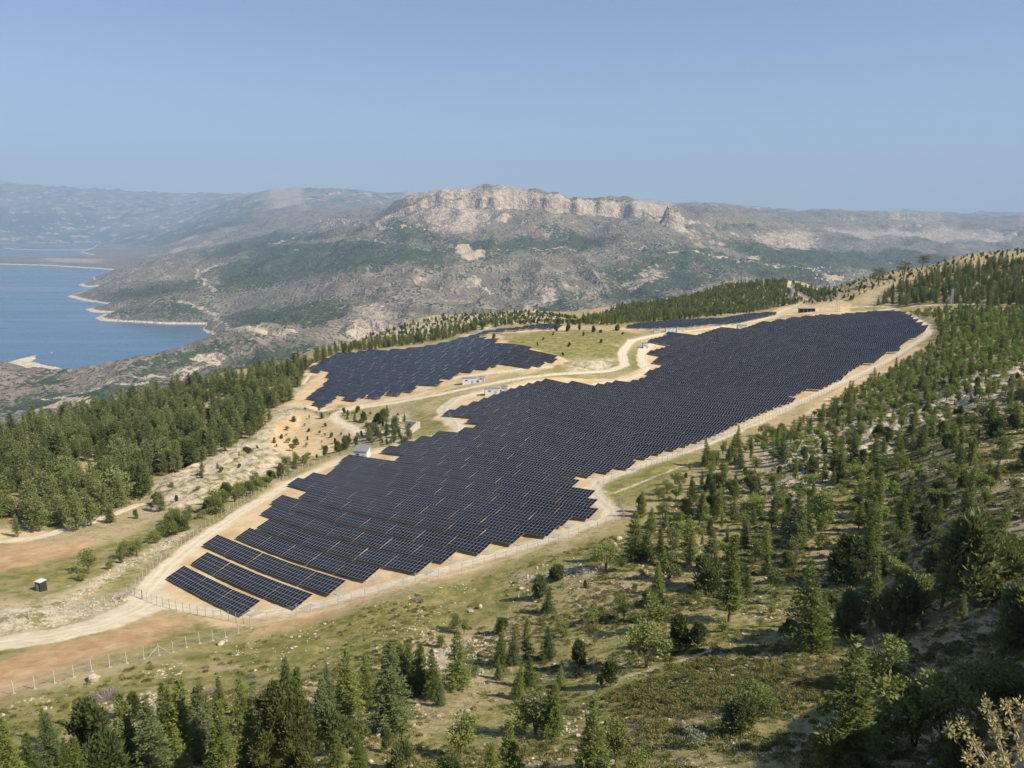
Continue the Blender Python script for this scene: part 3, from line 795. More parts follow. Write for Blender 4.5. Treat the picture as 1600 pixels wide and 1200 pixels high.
for fi, P in enumerate(FIELDS):
    for ri, (bb, aa) in enumerate(rows_of(P, fi == 0)):
        for ti, s in enumerate(aa):
            x, y = s * ROW[0] + bb * NRM[0], s * ROW[1] + bb * NRM[1]
            h = TABLE_L / 2
            z0, z1 = zat(x - h * ROW[0], y - h * ROW[1]), zat(x + h * ROW[0], y + h * ROW[1])
            zm = zat(x, y)
            last = ti == len(aa) - 1 or aa[ti + 1] - s > TABLE_L + 2
            tables.append((x, y, float(max((z0 + z1) / 2, zm - .1)), float((z1 - z0) / TABLE_L), fi, ri, ti, last, len(aa)))
ORD = ['first', 'second', 'third', 'fourth', 'fifth', 'sixth', 'seventh', 'eighth', 'ninth', 'tenth']
def ordinal(i):
    if i < 10: return ORD[i]
    n = i + 1
    return f"{n}{'th' if 10 <= n % 100 <= 20 else {1: 'st', 2: 'nd', 3: 'rd'}.get(n % 10, 'th')}"
def tmat(t): return (t[0], t[1], t[2]), (.022 * math.sin(t[0] * 12.9 + t[1] * 7.3), -math.atan(t[3]), ROW_RZ)
order = sorted(range(len(tables)), key=lambda i: math.dist((0, 0, 0), tables[i][:3]))
single = [i for i in order if tables[i][4] == 0][:300]
sset = set(single)
NEAR_MODULES = 15
for n, i in enumerate(single):
    t = tables[i]
    e = empty('solar_table'); e.location, e.rotation_euler = tmat(t)
    tag(e, f"dark tilted solar table, {ordinal(t[6])} from the left in the {ordinal(t[5])} row from the near tip", 'solar panels', 'solar tables of the long main field')
    if n < NEAR_MODULES:
        for c in range(COLS):
            for r in (-.5, .5):
                m_ = bpy.data.objects.new('solar_module', MODULE); COL.objects.link(m_); m_.parent = e
                m_.matrix_local = TM @ Matrix.Translation(((c - (COLS - 1) / 2) * CW, r * MH, 0))
    else:
        m_ = bpy.data.objects.new('module_array', ARRAY); COL.objects.link(m_); m_.parent = e
        m_['kind'] = 'stuff'
    f_ = bpy.data.objects.new('support_frame', FRAME); COL.objects.link(f_); f_.parent = e
    if t[7] and n < 160:
        g_ = bpy.data.objects.new('pale_end_slab', END_SLAB); COL.objects.link(g_); g_.parent = e
        g_.location = (TABLE_L / 2 - .5, .7, -.12)
def far_tables(name, ids, label):
    nv = len(FAR_V); allv = np.empty((len(ids) * nv, 3), np.float32)
    for k, i in enumerate(ids):
        loc, rot = tmat(tables[i])
        Mx = Matrix.Translation(loc) @ Matrix.Rotation(rot[2], 4, 'Z') @ Matrix.Rotation(rot[1], 4, 'Y') @ Matrix.Rotation(rot[0], 4, 'X')
        A4 = np.array(Mx)
        allv[k * nv:(k + 1) * nv] = FAR_V @ A4[:3, :3].T + A4[:3, 3]
    fq = np.array(FAR_F)
    f = (fq[None] + (np.arange(len(ids)) * nv)[:, None, None]).reshape(-1, 4)
    me = bpy.data.meshes.new(name)
    me.vertices.add(len(allv)); me.vertices.foreach_set('co', allv.ravel())
    me.loops.add(f.size); me.loops.foreach_set('vertex_index', f.ravel().astype(np.int32))
    me.polygons.add(len(f)); me.polygons.foreach_set('loop_start', np.arange(0, f.size, 4, dtype=np.int32))
    me.polygons.foreach_set('material_index', np.tile(FAR_M, len(ids)).astype(np.int32))
    me.update(calc_edges=True)
    o = link(name, me, None, [M['alu'], M['panel'], M['steel']])
    tag(o, label, 'solar panels', kind='stuff')
far_tables('far_solar_rows', [i for i in order if tables[i][4] == 0 and i not in sset], 'far part of the long main solar field, rows packed to the horizon')
far_tables('knoll_solar_rows', [i for i in order if tables[i][4] == 1], 'smaller solar field beside the pine wood on the left shoulder')
far_tables('back_solar_rows', [i for i in order if tables[i][4] == 2], 'thin strip of solar rows below the wooded hill')
print('TABLES', len(tables))

# ------------------------------------------------------------------ buildings
def on(px, py, lo=30, hi=1500):
    x, y = hit(px, py, lo, hi)
    return float(x), float(y), float(zat(x, y))
def kiosk(name, px, py, w, d, h, rz, label, roof='flat', group=None, lo=30):
    e = empty(name, on(px, py, lo), rz); tag(e, label, 'building', group)
    b = MB(); b.box((0, 0, h / 2 - .3), (w, d, h + .6)); wl = b.build('wall', M['white_metal'], e)
    rb = MB(); n = max(3, int(w / .6))
    for i in range(n): rb.box((-w / 2 + (i + .5) * w / n, -d / 2 - .02, h * .5), (.05, .04, h * .9))
    rb.build('rib', M['white_metal'], wl)
    r_ = MB()
    if roof == 'flat':
        r_.box((0, 0, h + .08), (w + .3, d + .3, .14)); 
    else:
        a, c = h + .05, h + 1.15
        r_.v += [(-w / 2 - .25, -d / 2 - .3, a), (w / 2 + .25, -d / 2 - .3, a), (w / 2 + .25, d / 2 + .25, c), (-w / 2 - .25, d / 2 + .25, c),
                 (-w / 2 - .25, -d / 2 - .3, a + .12), (w / 2 + .25, -d / 2 - .3, a + .12), (w / 2 + .25, d / 2 + .25, c + .12), (-w / 2 - .25, d / 2 + .25, c + .12)]
        for q in ((3, 2, 1, 0), (4, 5, 6, 7), (0, 1, 5, 4), (1, 2, 6, 5), (2, 3, 7, 6), (3, 0, 4, 7)): r_.f.append(q); r_.m.append(0)
        g = MB()
        g.poly([(-w / 2, -d / 2 + .01, h), (-w / 2, d / 2, h), (-w / 2, d / 2, h + 1.1)][::-1]); g.poly([(w / 2, -d / 2 + .01, h), (w / 2, d / 2, h), (w / 2, d / 2, h + 1.1)])
        g.poly([(-w / 2, d / 2, h), (w / 2, d / 2, h), (w / 2, d / 2, h + 1.1), (-w / 2, d / 2, h + 1.1)][::-1])
        g.build('gable', M['white_metal'], e)
        for i in range(9):
            s = -w / 2 + (i + .5) * w / 9
            r_.bar((s, -d / 2 - .3, a + .14), (s, d / 2 + .25, c + .14), .07)
    r_.build('roof', M['grey_roof'], e)
    dr = MB(); dr.box((w * .22, -d / 2 - .05, 1.05), (1.1, .06, 2.1)); dd = dr.build('door', M['steel'], e)
    hn = MB(); hn.box((w * .22 + .42, -d / 2 - .1, 1.05), (.06, .06, .2)); hn.build('handle', M['dark_metal'], dd)
    lv = MB()
    for i in range(6): lv.box((-w * .2, -d / 2 - .05, h * .55 + i * .12), (1.2, .06, .05))
    lv.build('louvre', M['dark_metal'], e)
    return e
KR = ROW_RZ + R(28)
kiosk('inverter_building', 566, 716, 5.2, 4.2, 3.3, R(-8), 'white inverter hut with sloping grey roof behind the near solar rows', 'shed')
kiosk('transformer_kiosk', 733, 599, 7.2, 3.0, 2.9, R(8), 'long white transformer container below the left solar field', group='transformer containers')
kiosk('switch_cabin', 752.5, 596, 3.0, 2.6, 2.5, R(8), 'small white cabin right of the container below the left solar field', group='transformer cabins')
kiosk('transformer_kiosk', 769, 616, 7.0, 3.0, 2.9, R(8), 'long white transformer container on bare sand beside the central track', group='transformer containers')
kiosk('switch_cabin', 788, 611, 3.0, 2.6, 2.5, R(8), 'small white cabin right of the container on the bare sand', group='transformer cabins')
kiosk('transformer_kiosk', 1008, 544, 3.4, 3.0, 3.2, R(10), 'short pale container in the bend of the sandy track by the knoll', group='transformer containers')
kiosk('switch_cabin', 1026, 519, 4.2, 2.6, 2.3, R(4), 'leftmost low white cabin of three beside the far track', group='transformer cabins')
kiosk('transformer_kiosk', 1047, 519, 6.6, 3.0, 2.9, R(4), 'white container in the middle of three beside the far track', group='transformer containers')
kiosk('transformer_kiosk', 1063, 518.5, 5.4, 3.0, 2.9, R(4), 'rightmost white container of three beside the far track', group='transformer containers')
kiosk('transformer_kiosk', 1159, 515, 6.6, 3.4, 3.4, R(4), 'white container at the far edge of the main solar field', group='transformer containers')
kiosk('switch_cabin', 1398, 490, 3.0, 2.6, 3.0, R(4), 'white cabin at the far right tip of the solar field', group='transformer cabins', lo=500)
kiosk('switch_cabin', 1368, 488, 3.2, 2.6, 2.6, R(4), 'low white cabin at the top edge of the far solar rows', group='transformer cabins', lo=500)
# dark substation shed with open bays
e = empty('substation_shed', on(1260, 488, 500), R(5)); tag(e, 'dark open substation shed on the bare terrace above the far solar rows', 'building')
b = MB(); b.box((0, 1.8, 1.6), (13, .3, 3.6)); b.box((-6.4, 0, 1.6), (.3, 3.6, 3.6)); b.box((6.4, 0, 1.6), (.3, 3.6, 3.6)); b.build('wall', M['dark_metal'], e)
b = MB(); b.box((0, -.1, 3.5), (13.6, 4.6, .25)); b.build('roof', M['grey_roof'], e)
for k in (-3.2, 0.1, 3.3):
    b = MB(); b.box((k, -1.6, 1.5), (.25, .25, 3.6)); b.build('post', M['steel'], e)
b = MB(); b.box((8.6, -.5, 1.3), (3.2, 2.6, 2.9)); b.build('cabinet', M['white_metal'], e)
# cabin on the left meadow
e = empty('site_toilet', on(65, 923), R(-22)); tag(e, 'small dark cabin with pale roof standing alone on the left meadow', 'cabin')
b = MB(); b.box((0, 0, 1.0), (1.5, 1.5, 2.4)); wl = b.build('wall', M['dark_metal'], e)
b = MB(); b.box((-.15, -.77, 1.0), (.8, .05, 1.9)); dd = b.build('door', M['grey_roof'], e)
b = MB(); b.box((.15, -.82, 1.0), (.06, .05, .16)); b.build('handle', M['steel'], dd)
b = MB(); b.box((0, 0, 2.27), (1.7, 1.7, .12)); b.build('roof', M['white_metal'], e)
# wing wall of the culvert
x0, y0, z0 = on(634, 684)
e = empty('culvert_wall', (x0, y0, z0), R(72)); tag(e, 'sloping concrete wing wall of a culvert beside a grassy bank', 'wall')
b = MB(); pr = [(-2, -1.2), (-2, 1.4), (11.5, 3.6), (13, 3.6), (13, -1.2)]
for s, sg in ((-1, 1), (1, -1)): b.poly([(x, s * .55, z) for x, z in pr][::sg])
for (xa, za), (xb, zb) in zip(pr, pr[1:] + pr[:1]): b.poly([(xa, -.55, za), (xa, .55, za), (xb, .55, zb), (xb, -.55, zb)])
b.build('slab', M['concrete'], e)
b = MB()
for s, sg in ((1, 1),): b.box((12.6, 3.2, 1.2), (.6, 6, 4.6))
b.build('return_wall', M['concrete'], e)

def pylon(px, py, hpx, label, lo=400):
    x, y, z = on(px, py, lo); h = hpx / F_PX * y * 1.02
    e = empty('power_pylon', (x, y, z), R(20)); tag(e, label, 'pylon', 'lattice pylons above the solar fields')
    b0, b1 = h * .085, h * .018
    def c(s, t, f): r = b0 + (b1 - b0) * f; return (s * r, t * r, h * f - .2)
    for s, t in ((-1, -1), (1, -1), (1, 1), (-1, 1)):
        b = MB(); b.bar(c(s, t, 0), c(s, t, 1), .22); b.build('leg', M['steel'], e)
    b = MB()
    for k in range(8):
        f0, f1 = k / 8, (k + 1) / 8
        for (s, t), (s2, t2) in (((-1, -1), (1, -1)), ((1, -1), (1, 1)), ((1, 1), (-1, 1)), ((-1, 1), (-1, -1))):
            b.bar(c(s, t, f0), c(s2, t2, f1), .11); b.bar(c(s2, t2, f0), c(s, t, f1), .11)
    b.build('lattice_bracing', M['steel'], e)
    for f in (.74, .86, .97):
        b = MB(); a = h * .17
        b.bar((-a, 0, h * f), (a, 0, h * f), .16); b.bar((-a, 0, h * f), (0, 0, h * (f + .04)), .1); b.bar((a, 0, h * f), (0, 0, h * (f + .04)), .1)
        b.build('cross_arm', M['steel'], e)
        b = MB()
        for s in (-1, 1): b.bar((s * a, 0, h * f), (s * a, 0, h * f - .9), .12)
        b.build('insulator', M['dark_glass'], e)
pylon(1486, 477, 25, 'pale lattice pylon in front of the conifers on the right slope')
pylon(1308, 487, 30, 'thin lattice pylon above the far right end of the solar field')
pylon(1236, 474, 30, 'thin lattice pylon beside the sandy cutting on the far saddle')

# ------------------------------------------------------------------ fences
def net_mat():
    t = NT('wire_netting')
    m = t.fin((.25, .25, .24), .6, .3)
    tr = t.new('ShaderNodeBsdfTransparent'); mx = t.new('ShaderNodeMixShader'); mx.inputs[0].default_value = .93
    t.ln(t.p.outputs[0], mx.inputs[1]); t.ln(tr.outputs[0], mx.inputs[2]); t.ln(mx.outputs[0], t.out.inputs[0])
    return m
M['net'] = net_mat()
def post_mesh(name, w, h, mat, foot):
    b = MB(); b.box((0, 0, h / 2 - .2), (w, w, h + .4))
    b.bar((0, 0, h - .02), (0, .1, h + .14), w * .7)
    if foot: b.box((0, -.05, 0), (.42, .36, .16))
    me = b.mesh(name); me.materials.append(mat); return me
CONC_POST = post_mesh('post', .10, 2.0, M['concrete'], True)
STEEL_POST = post_mesh('post', .08, 2.1, M['steel'], False)
def resample(P, step):
    P = np.asarray(P); seg = np.linalg.norm(np.diff(P, axis=0), axis=1); c = np.concatenate([[0], np.cumsum(seg)])
    n = max(2, int(round(c[-1] / step)) + 1); s = np.linspace(0, c[-1], n)
    return np.column_stack([np.interp(s, c, P[:, 0]), np.interp(s, c, P[:, 1])])
def fence(pix, label, mesh, step=2.8, braces=(), lo=30, hi=1500):
    Q = resample(hits(pix, lo, hi), step); zs = zat(Q[:, 0], Q[:, 1])
    e = empty('wire_fence', (Q[0][0], Q[0][1], float(zs[0]))); tag(e, label, 'fence')
    o0 = np.array([Q[0][0], Q[0][1], zs[0]])
    L = [np.array([a, b, c]) - o0 for (a, b), c in zip(Q, zs)]
    nt = MB(); wr = MB()
    for i, p in enumerate(L):
        d = L[min(i + 1, len(L) - 1)] - L[max(i - 1, 0)]
        po = bpy.data.objects.new('post', mesh); COL.objects.link(po); po.parent = e
        po.location = tuple(p); po.rotation_euler = (random.uniform(-.03, .03), random.uniform(-.03, .03), math.atan2(d[1], d[0]))
        if i:
            a, b = L[i - 1], p
            nt.poly([a + (0, 0, .05), b + (0, 0, .05), b + (0, 0, 1.9), a + (0, 0, 1.9)])
            for h in (.1, 1.0, 1.9, 2.15): wr.bar(a + (0, 0, h), b + (0, 0, h), .018)
        if i in braces or (mesh is CONC_POST and i % 17 == 9):
            t_ = d / (np.linalg.norm(d) + 1e-9)
            for s in (-1, 1):
                bb = MB(); bb.bar(p + (0, 0, 1.75), p + t_ * s * 2.2 + (0, 0, -.1), .11)
                bb.build('brace', mesh.materials[0], e)
    nt.build('netting', M['net'], e); wr.build('wire', M['steel'], e)
    return e
fence([(-12,1094),(40,1080),(87,1067),(155,1047),(195,1037),(232,1028),(290,1012),(345,998),(392,982)], 'concrete post fence across the red earth at lower left', CONC_POST, 2.6)
fence([(394,975),(450,965),(520,948),(600,926),(700,898),(800,870),(900,838),(975,813)], 'steel post fence below the near rows, along the grassy bank', STEEL_POST)
fence([(975,813),(968,790),(978,778)], 'short silvery fence side at the meadow corner', STEEL_POST, 2.0)
fence([(950,787),(933,757),(1000,737),(1080,704),(1190,659),(1300,612),(1390,569),(1455,528),(1464,512),(1444,497),(1415,488)], 'steel post fence between the main field and the wooded right slope', STEEL_POST, 3.0)
fence([(392,977),(350,969),(300,960),(250,947),(222,936)], 'dark steel fence in front of the near tip of the field', STEEL_POST, 2.0)
fence([(200,932),(240,889),(290,848),(340,812),(400,773),(470,735),(540,710),(600,696),(690,677)], 'concrete post fence along the left side of the near rows', CONC_POST, 2.8)
fence([(-12,980),(50,968),(100,962),(150,951),(198,934)], 'concrete post fence over the white rubble at far left', CONC_POST, 2.8)
fence([(470,604),(485,583),(505,566),(560,551),(640,543),(700,533),(760,517),(800,511)], 'pale post fence between the left solar field and the pines', CONC_POST, 4.0)
fence([(445,640),(470,645),(505,650),(560,631),(640,617),(740,596),(860,578)], 'pale post fence along the central track under the left field', CONC_POST, 3.5)
fence([(965,590),(900,588),(840,592),(720,618),(694,640),(715,672)], 'dark fence curving round the sandy yard by the central track', STEEL_POST, 3.0)
fence([(1065,517),(1130,508),(1200,495)], 'post fence in front of the thin strip of far solar rows', CONC_POST, 4.0)
# gate at the corner
e = empty('site_gate', on(211, 933), R(-30)); tag(e, 'grey tubular steel gate at the near left corner of the fence', 'gate')
for s in (-1, 1):
    b = MB(); b.bar((s * 2.6, 0, -.3), (s * 2.6, 0, 2.3), .16); b.build('post', M['steel'], e)
    b = MB(); b.bar((s * 2.5, 0, .2), (s * .1, 0, .2), .07); b.bar((s * 2.5, 0, 2.0), (s * .1, 0, 2.0), .07); b.bar((s * 2.5, 0, .2), (s * 2.5, 0, 2.0), .07); b.bar((s * .1, 0, .2), (s * .1, 0, 2.0), .07); b.bar((s * 2.5, 0, .2), (s * .1, 0, 2.0), .05)
    lf = b.build('gate_leaf', M['steel'], e)
    b = MB(); b.poly([(s * 2.5, .01, .2), (s * .1, .01, .2), (s * .1, .01, 2.0), (s * 2.5, .01, 2.0)]); b.build('netting', M['net'], lf)

# ------------------------------------------------------------------ plants: mesh kinds
def diamonds(P, Dv, L, W, rs, flat=0.0):
    """leaf sprays: P base points, Dv directions, L lengths, W widths"""
    P = np.asarray(P, float); Dv = np.asarray(Dv, float); Dv /= np.linalg.norm(Dv, axis=1)[:, None] + 1e-9
    n = len(P)
    a = rs.normal(size=(n, 3)); a[:, 2] = a[:, 2] * (1 - flat)
    s = np.cross(Dv, np.where(flat > 0, np.array([0, 0, 1.0]), 0) + a * (1 - flat * .75)); s /= np.linalg.norm(s, axis=1)[:, None] + 1e-9
    L = np.asarray(L)[:, None]; W = np.asarray(W)[:, None]
    mid = P + Dv * L * .45
    v = np.stack([P, mid + s * W / 2, P + Dv * L, mid - s * W / 2], 1).reshape(-1, 3)
    return v
def leaf_mesh(name, v, mat, core=None):
    n = len(v) // 4
    extra_v, extra_f = (core if core else (np.zeros((0, 3)), []))
    me = bpy.data.meshes.new(name)
    allv = np.concatenate([v, np.asarray(extra_v).reshape(-1, 3)])
    f = [tuple(range(4 * i, 4 * i + 4)) for i in range(n)] + [tuple(4 * n + i for i in q) for q in extra_f]
    me.from_pydata(allv.tolist(), [], f); me.materials.append(mat); me.update()
    return me
def mesh_of(mb, name, mat, smooth=True):
    me = mb.mesh(name, smooth); me.materials.append(mat); return me

def cedar(seed, h=9.0, mat='cedar', spread=.22, lev=.36, bare=.10):
    rs = np.random.default_rng(seed); P, Q, L, W = [], [], [], []
    mb = MB(); lean = rs.normal(0, .02, 2)
    mb.tube([(0, 0, -.6), (lean[0] * h * .4, lean[1] * h * .4, h * .4), (lean[0] * h, lean[1] * h, h * .97)], [h * .019, h * .012, .015], 6)
    z = h * bare
    lop = rs.uniform(0, 6.28)
    while z < h * .985:
        f = z / h
        R0 = h * spread * (1 - f) ** .80 * (1 - .35 * max(0, (.16 - f) / .16)) + .10
        nb = max(4, int(3.5 + R0 * 3.2)); t0 = rs.uniform(0, 6.28)
        for b in range(nb):
            th = t0 + 6.283 * b / nb + rs.normal(0, .22)
            Lb = R0 * rs.uniform(.62, 1.14) * (1 + .18 * math.cos(th - lop))
            up = .35 * f + rs.normal(.02, .10); d = np.array([math.cos(th), math.sin(th), up])
            k = max(2, int(Lb / .21))
            zz = z + rs.normal(0, .12)
            for i in range(k):
                t = (i + rs.uniform(.2, .9)) / k
                if t < .12: continue
                p = d * Lb * t + np.array([lean[0] * z, lean[1] * z, zz - .16 * Lb * t * t])
                sp = .10 + .26 * (1 - abs(t - .45))
                for _ in range(7):
                    q = d * rs.uniform(.3, 1) + np.array([-d[1], d[0], 0]) * rs.normal(0, .85) + np.array([0, 0, rs.normal(.10, .28)])
                    P.append(p + rs.normal(0, .07, 3)); Q.append(q); L.append(rs.uniform(.28, .54) * (1 - .3 * f)); W.append(rs.uniform(.07, .145))
            if R0 > .7 and b % 2 == 0:
                mb.tube([(lean[0] * z, lean[1] * z, zz), tuple(d * Lb * .8 + np.array([0, 0, zz - .1 * Lb]))], [.035, .012], 3)
        z += lev * rs.uniform(.75, 1.25) * (1 - .35 * f)
    P.append(np.array([lean[0] * h, lean[1] * h, h * .95])); Q.append(np.array([0, 0, 1.0])); L.append(.55); W.append(.12)
    return leaf_mesh('crown', diamonds(P, Q, L, W, rs, .55), M[mat]), mesh_of(mb, 'trunk', M['bark']), h
def pine(seed, h=10.0, mat='pine', spread=.29, bare=.08, shape=.55):
    rs = np.random.default_rng(seed); P, Q, L, W = [], [], [], []
    mb = MB(); mb.tube([(0, 0, -.8), (rs.normal(0, .1), rs.normal(0, .1), h * .5), (0, 0, h * .93)], [h * .02, h * .013, .03], 6)
    z = h * bare
    while z < h * .97:
        f = z / h; R0 = h * spread * (1 - f) ** shape * (.75 + .25 * min(1, f / .22)) + .12
        nb = max(3, int(3 + R0 * 1.9)); t0 = rs.uniform(0, 6.28)
        for b in range(nb):
            th = t0 + 6.283 * b / nb + rs.normal(0, .3); Lb = R0 * rs.uniform(.5, 1.2)
            d = np.array([math.cos(th), math.sin(th), .12 + .5 * f + rs.normal(0, .12)])
            k = max(2, int(Lb / .36))
            for i in range(k):
                t = (i + .4 + rs.uniform(0, .6)) / k
                p = d * Lb * t + np.array([0, 0, z])
                for _ in range(5):
                    q = d * .7 + rs.normal(0, .6, 3) + np.array([0, 0, .35])
                    P.append(p + rs.normal(0, .16, 3)); Q.append(q); L.append(rs.uniform(.38, .72)); W.append(rs.uniform(.15, .28))
            if b % 2 == 0: mb.tube([(0, 0, z), tuple(d * Lb * .75 + np.array([0, 0, z]))], [.05, .015], 3)
        z += .52 * rs.uniform(.8, 1.2)
    return leaf_mesh('crown', diamonds(P, Q, L, W, rs, .15), M[mat]), mesh_of(mb, 'trunk', M['bark']), h
def blob(c, r, rs, n=8, m=5):
    v = []; f = []
    for j in range(m + 1):
        for i in range(n):
            a, b = 6.283 * i / n, math.pi * j / m
            k = rs.uniform(.82, 1.08)
            v.append((c[0] + r[0] * k * math.sin(b) * math.cos(a), c[1] + r[1] * k * math.sin(b) * math.sin(a), c[2] + r[2] * k * math.cos(b)))
    for j in range(m):
        for i in range(n): f.append((j * n + i, j * n + (i + 1) % n, (j + 1) * n + (i + 1) % n, (j + 1) * n + i))
    return v, f
def juniper(seed, h=5.0, w=.42, n=900, mat='juniper', size=1.0, peak=1.35, nl=14, lr=1.0):
    rs = np.random.default_rng(seed); P, Q, L, W = [], [], [], []
    core_v, core_f = [], []
    lobes = []
    for i in range(nl):
        th = rs.uniform(0, 6.28); zz = rs.uniform(.08, .84) * h; rr = w * h * .78 * (1 - (zz / h) ** 2) * rs.uniform(.35, 1.1)
        lobes.append((np.array([rr * math.cos(th), rr * math.sin(th), zz]), np.array([w * h * .30, w * h * .30, h * rs.uniform(.16, .26)]) * rs.uniform(.7, 1.2) * lr))
    lobes.append((np.array([0, 0, h * .62]), np.array([w * h * .30, w * h * .30, h * .34])))
    lobes.append((np.array([0, 0, h * .30]), np.array([w * h * .50, w * h * .50, h * .26])))
    for c, r in lobes:
        v, f = blob(c, r * .62, rs, 7, 4); b = len(core_v); core_v += v; core_f += [tuple(b + i for i in q) for q in f]
    k = n // len(lobes)
    for c, r in lobes:
        for _ in range(k):
            d = rs.normal(size=3); d /= np.linalg.norm(d) + 1e-9
            if d[2] < -.55: d[2] *= -.5
            p = c + d * r * rs.uniform(.68, 1.0)
            if p[2] < .05: continue
            for _ in range(4):
                q = d * .55 + np.array([0, 0, peak * .55]) + rs.normal(0, .35, 3)
                P.append(p + rs.normal(0, .09, 3)); Q.append(q); L.append(rs.uniform(.26, .62) * size); W.append(rs.uniform(.10, .20) * size)
    mb = MB(); mb.tube([(0, 0, -.6), (0, 0, h * .6)], [h * .03, .05], 6)
    return leaf_mesh('crown', diamonds(P, Q, L, W, rs), M[mat], (core_v, core_f)), mesh_of(mb, 'trunk', M['bark']), h
def oak(seed, h=5.0, mat='oak', n=1500, bare=.22, wide=.34, leaf=1.0):
    rs = np.random.default_rng(seed); P, Q, L, W = [], [], [], []
    mb = MB(); stems = []
    ns = rs.integers(2, 5)
    for i in range(ns):
        th = 6.283 * i / ns + rs.uniform(0, 1); rr = wide * h * rs.uniform(.25, .6)
        tip = np.array([rr * math.cos(th), rr * math.sin(th), h * rs.uniform(.55, .85)])
        mb.tube([(rs.normal(0, .06), rs.normal(0, .06), -.5), tuple(tip * (.35, .35, .5)), tuple(tip)], [h * .020, h * .014, .02], 5)
        stems.append(tip)
    lobes = []
    for i in range(11):
        th = rs.uniform(0, 6.28); zz = rs.uniform(bare + .12, .86); rr = wide * h * rs.uniform(.15, .85) * math.sqrt(max(.05, 1 - ((zz - .52) / .48) ** 2))
        lobes.append((np.array([rr * math.cos(th), rr * math.sin(th), zz * h]), h * rs.uniform(.11, .19)))
    k = n // len(lobes)
    for c, r in lobes:
        mb.tube([(0, 0, h * .3), tuple(c)], [.035, .012], 3)
        for _ in range(k):
            d = rs.normal(size=3); d /= np.linalg.norm(d) + 1e-9
            p = c + d * r * rs.uniform(.35, 1.05) * (1, 1, .8)
            if p[2] < bare * h * .6: continue
            P.append(p); Q.append(d + rs.normal(0, .7, 3) + (0, 0, .25)); L.append(rs.uniform(.18, .36) * leaf); W.append(rs.uniform(.10, .2) * leaf)
    return leaf_mesh('crown', diamonds(P, Q, L, W, rs), M[mat]), mesh_of(mb, 'trunk', M['bark']), h
def umbrella_pine(seed, h=13.0):
    rs = np.random.default_rng(seed); P, Q, L, W = [], [], [], []
    mb = MB(); mb.tube([(0, 0, -.8), (.3, .1, h * .35), (-.1, 0, h * .62), (.5, .2, h * .82)], [.5, .42, .34, .15], 7)
    for i in range(17):
        th = rs.uniform(0, 6.28); f = rs.uniform(.36, .97); rr = h * .46 * rs.uniform(.45, 1.0) * (1 - .5 * (f - .36) / .6)
        c = np.array([rr * math.cos(th), rr * math.sin(th), f * h + .05 * rr])
        mb.tube([(0, 0, h * (f - .14)), tuple(c * (.5, .5, 1) - (0, 0, .25)), tuple(c)], [.14, .09, .04], 4)
        for _ in range(70):
            d = rs.normal(size=3) * (1.0, 1.0, .26); p = c + d * h * .085
            for _ in range(3): P.append(p + rs.normal(0, .1, 3)); Q.append(rs.normal(0, .6, 3) + (0, 0, .5)); L.append(rs.uniform(.35, .7)); W.append(rs.uniform(.12, .24))
    return leaf_mesh('crown', diamonds(P, Q, L, W, rs), M['juniper']), mesh_of(mb, 'trunk', M['bark']), h
def tuft(seed, mat, n, r, h, l, w):
    rs = np.random.default_rng(seed); P, Q, L, W = [], [], [], []
    for _ in range(n):
        th = rs.uniform(0, 6.28); rr = r * math.sqrt(rs.uniform(0, 1)); d = np.array([math.cos(th) * rr / r, math.sin(th) * rr / r, .75])
        p = np.array([math.cos(th) * rr * .85, math.sin(th) * rr * .85, h * (1 - (rr / r) ** 2) * rs.uniform(.35, 1)])
        P.append(p - (0, 0, .06)); Q.append(d + rs.normal(0, .35, 3)); L.append(l * rs.uniform(.6, 1.3)); W.append(w * rs.uniform(.7, 1.3))
    return leaf_mesh('tuft', diamonds(P, Q, L, W, rs), M[mat])
def rock_mesh(seed, sq=.7):
    rs = np.random.default_rng(seed)
    b = bpy.data.meshes.new('rock'); import bmesh
    bm = bmesh.new(); bmesh.ops.create_icosphere(bm, subdivisions=2, radius=.5)
    ax = [rs.normal(size=3) for _ in range(7)]; ax = [a / np.linalg.norm(a) for a in ax]; cut = rs.uniform(.26, .44, 7)
    st = np.array([1, rs.uniform(.65, .95), sq * rs.uniform(.7, 1.1)])
    for v in bm.verts:
        p = np.array(v.co)
        for a, c in zip(ax, cut):
            s = p @ a
            if s > c: p = p - a * (s - c) * .92
        v.co = p * st + rs.normal(0, .012, 3)
    bm.to_mesh(b); bm.free(); b.materials.append(M['rock']); return b

CEDARS = [cedar(11), cedar(12, 9, 'cedar', .19), cedar(13, 9, 'cedar', .25, .4), cedar(14, 9, 'cedar_blue', .22, .36, .06), cedar(15, 9, 'cedar', .17, .33, .2)]
PINES = [pine(21), pine(22, 10, 'pine', .25), pine(23, 9, 'pine', .36, .06, .42), pine(24, 10, 'pine', .24, .14, .7)]
JUNIPERS = [juniper(31), juniper(32, 5, .36), juniper(33, 4, .56, 900), juniper(34, 5.5, .32)]
OAKS = [oak(41), oak(42, 5, 'oak', 1700, .16, .38), oak(43, 5, 'oak', 1400, .3, .3), oak(44, 4.5, 'oak', 1600, .05, .42)]
BRIGHTS = [oak(51, 4.5, 'oak_bright', 1500, .06, .40, 1.1), oak(52, 4.5, 'oak_bright', 1500, .1, .33, 1.1), pine(53, 6, 'oak_bright', .28, .05, .55)]

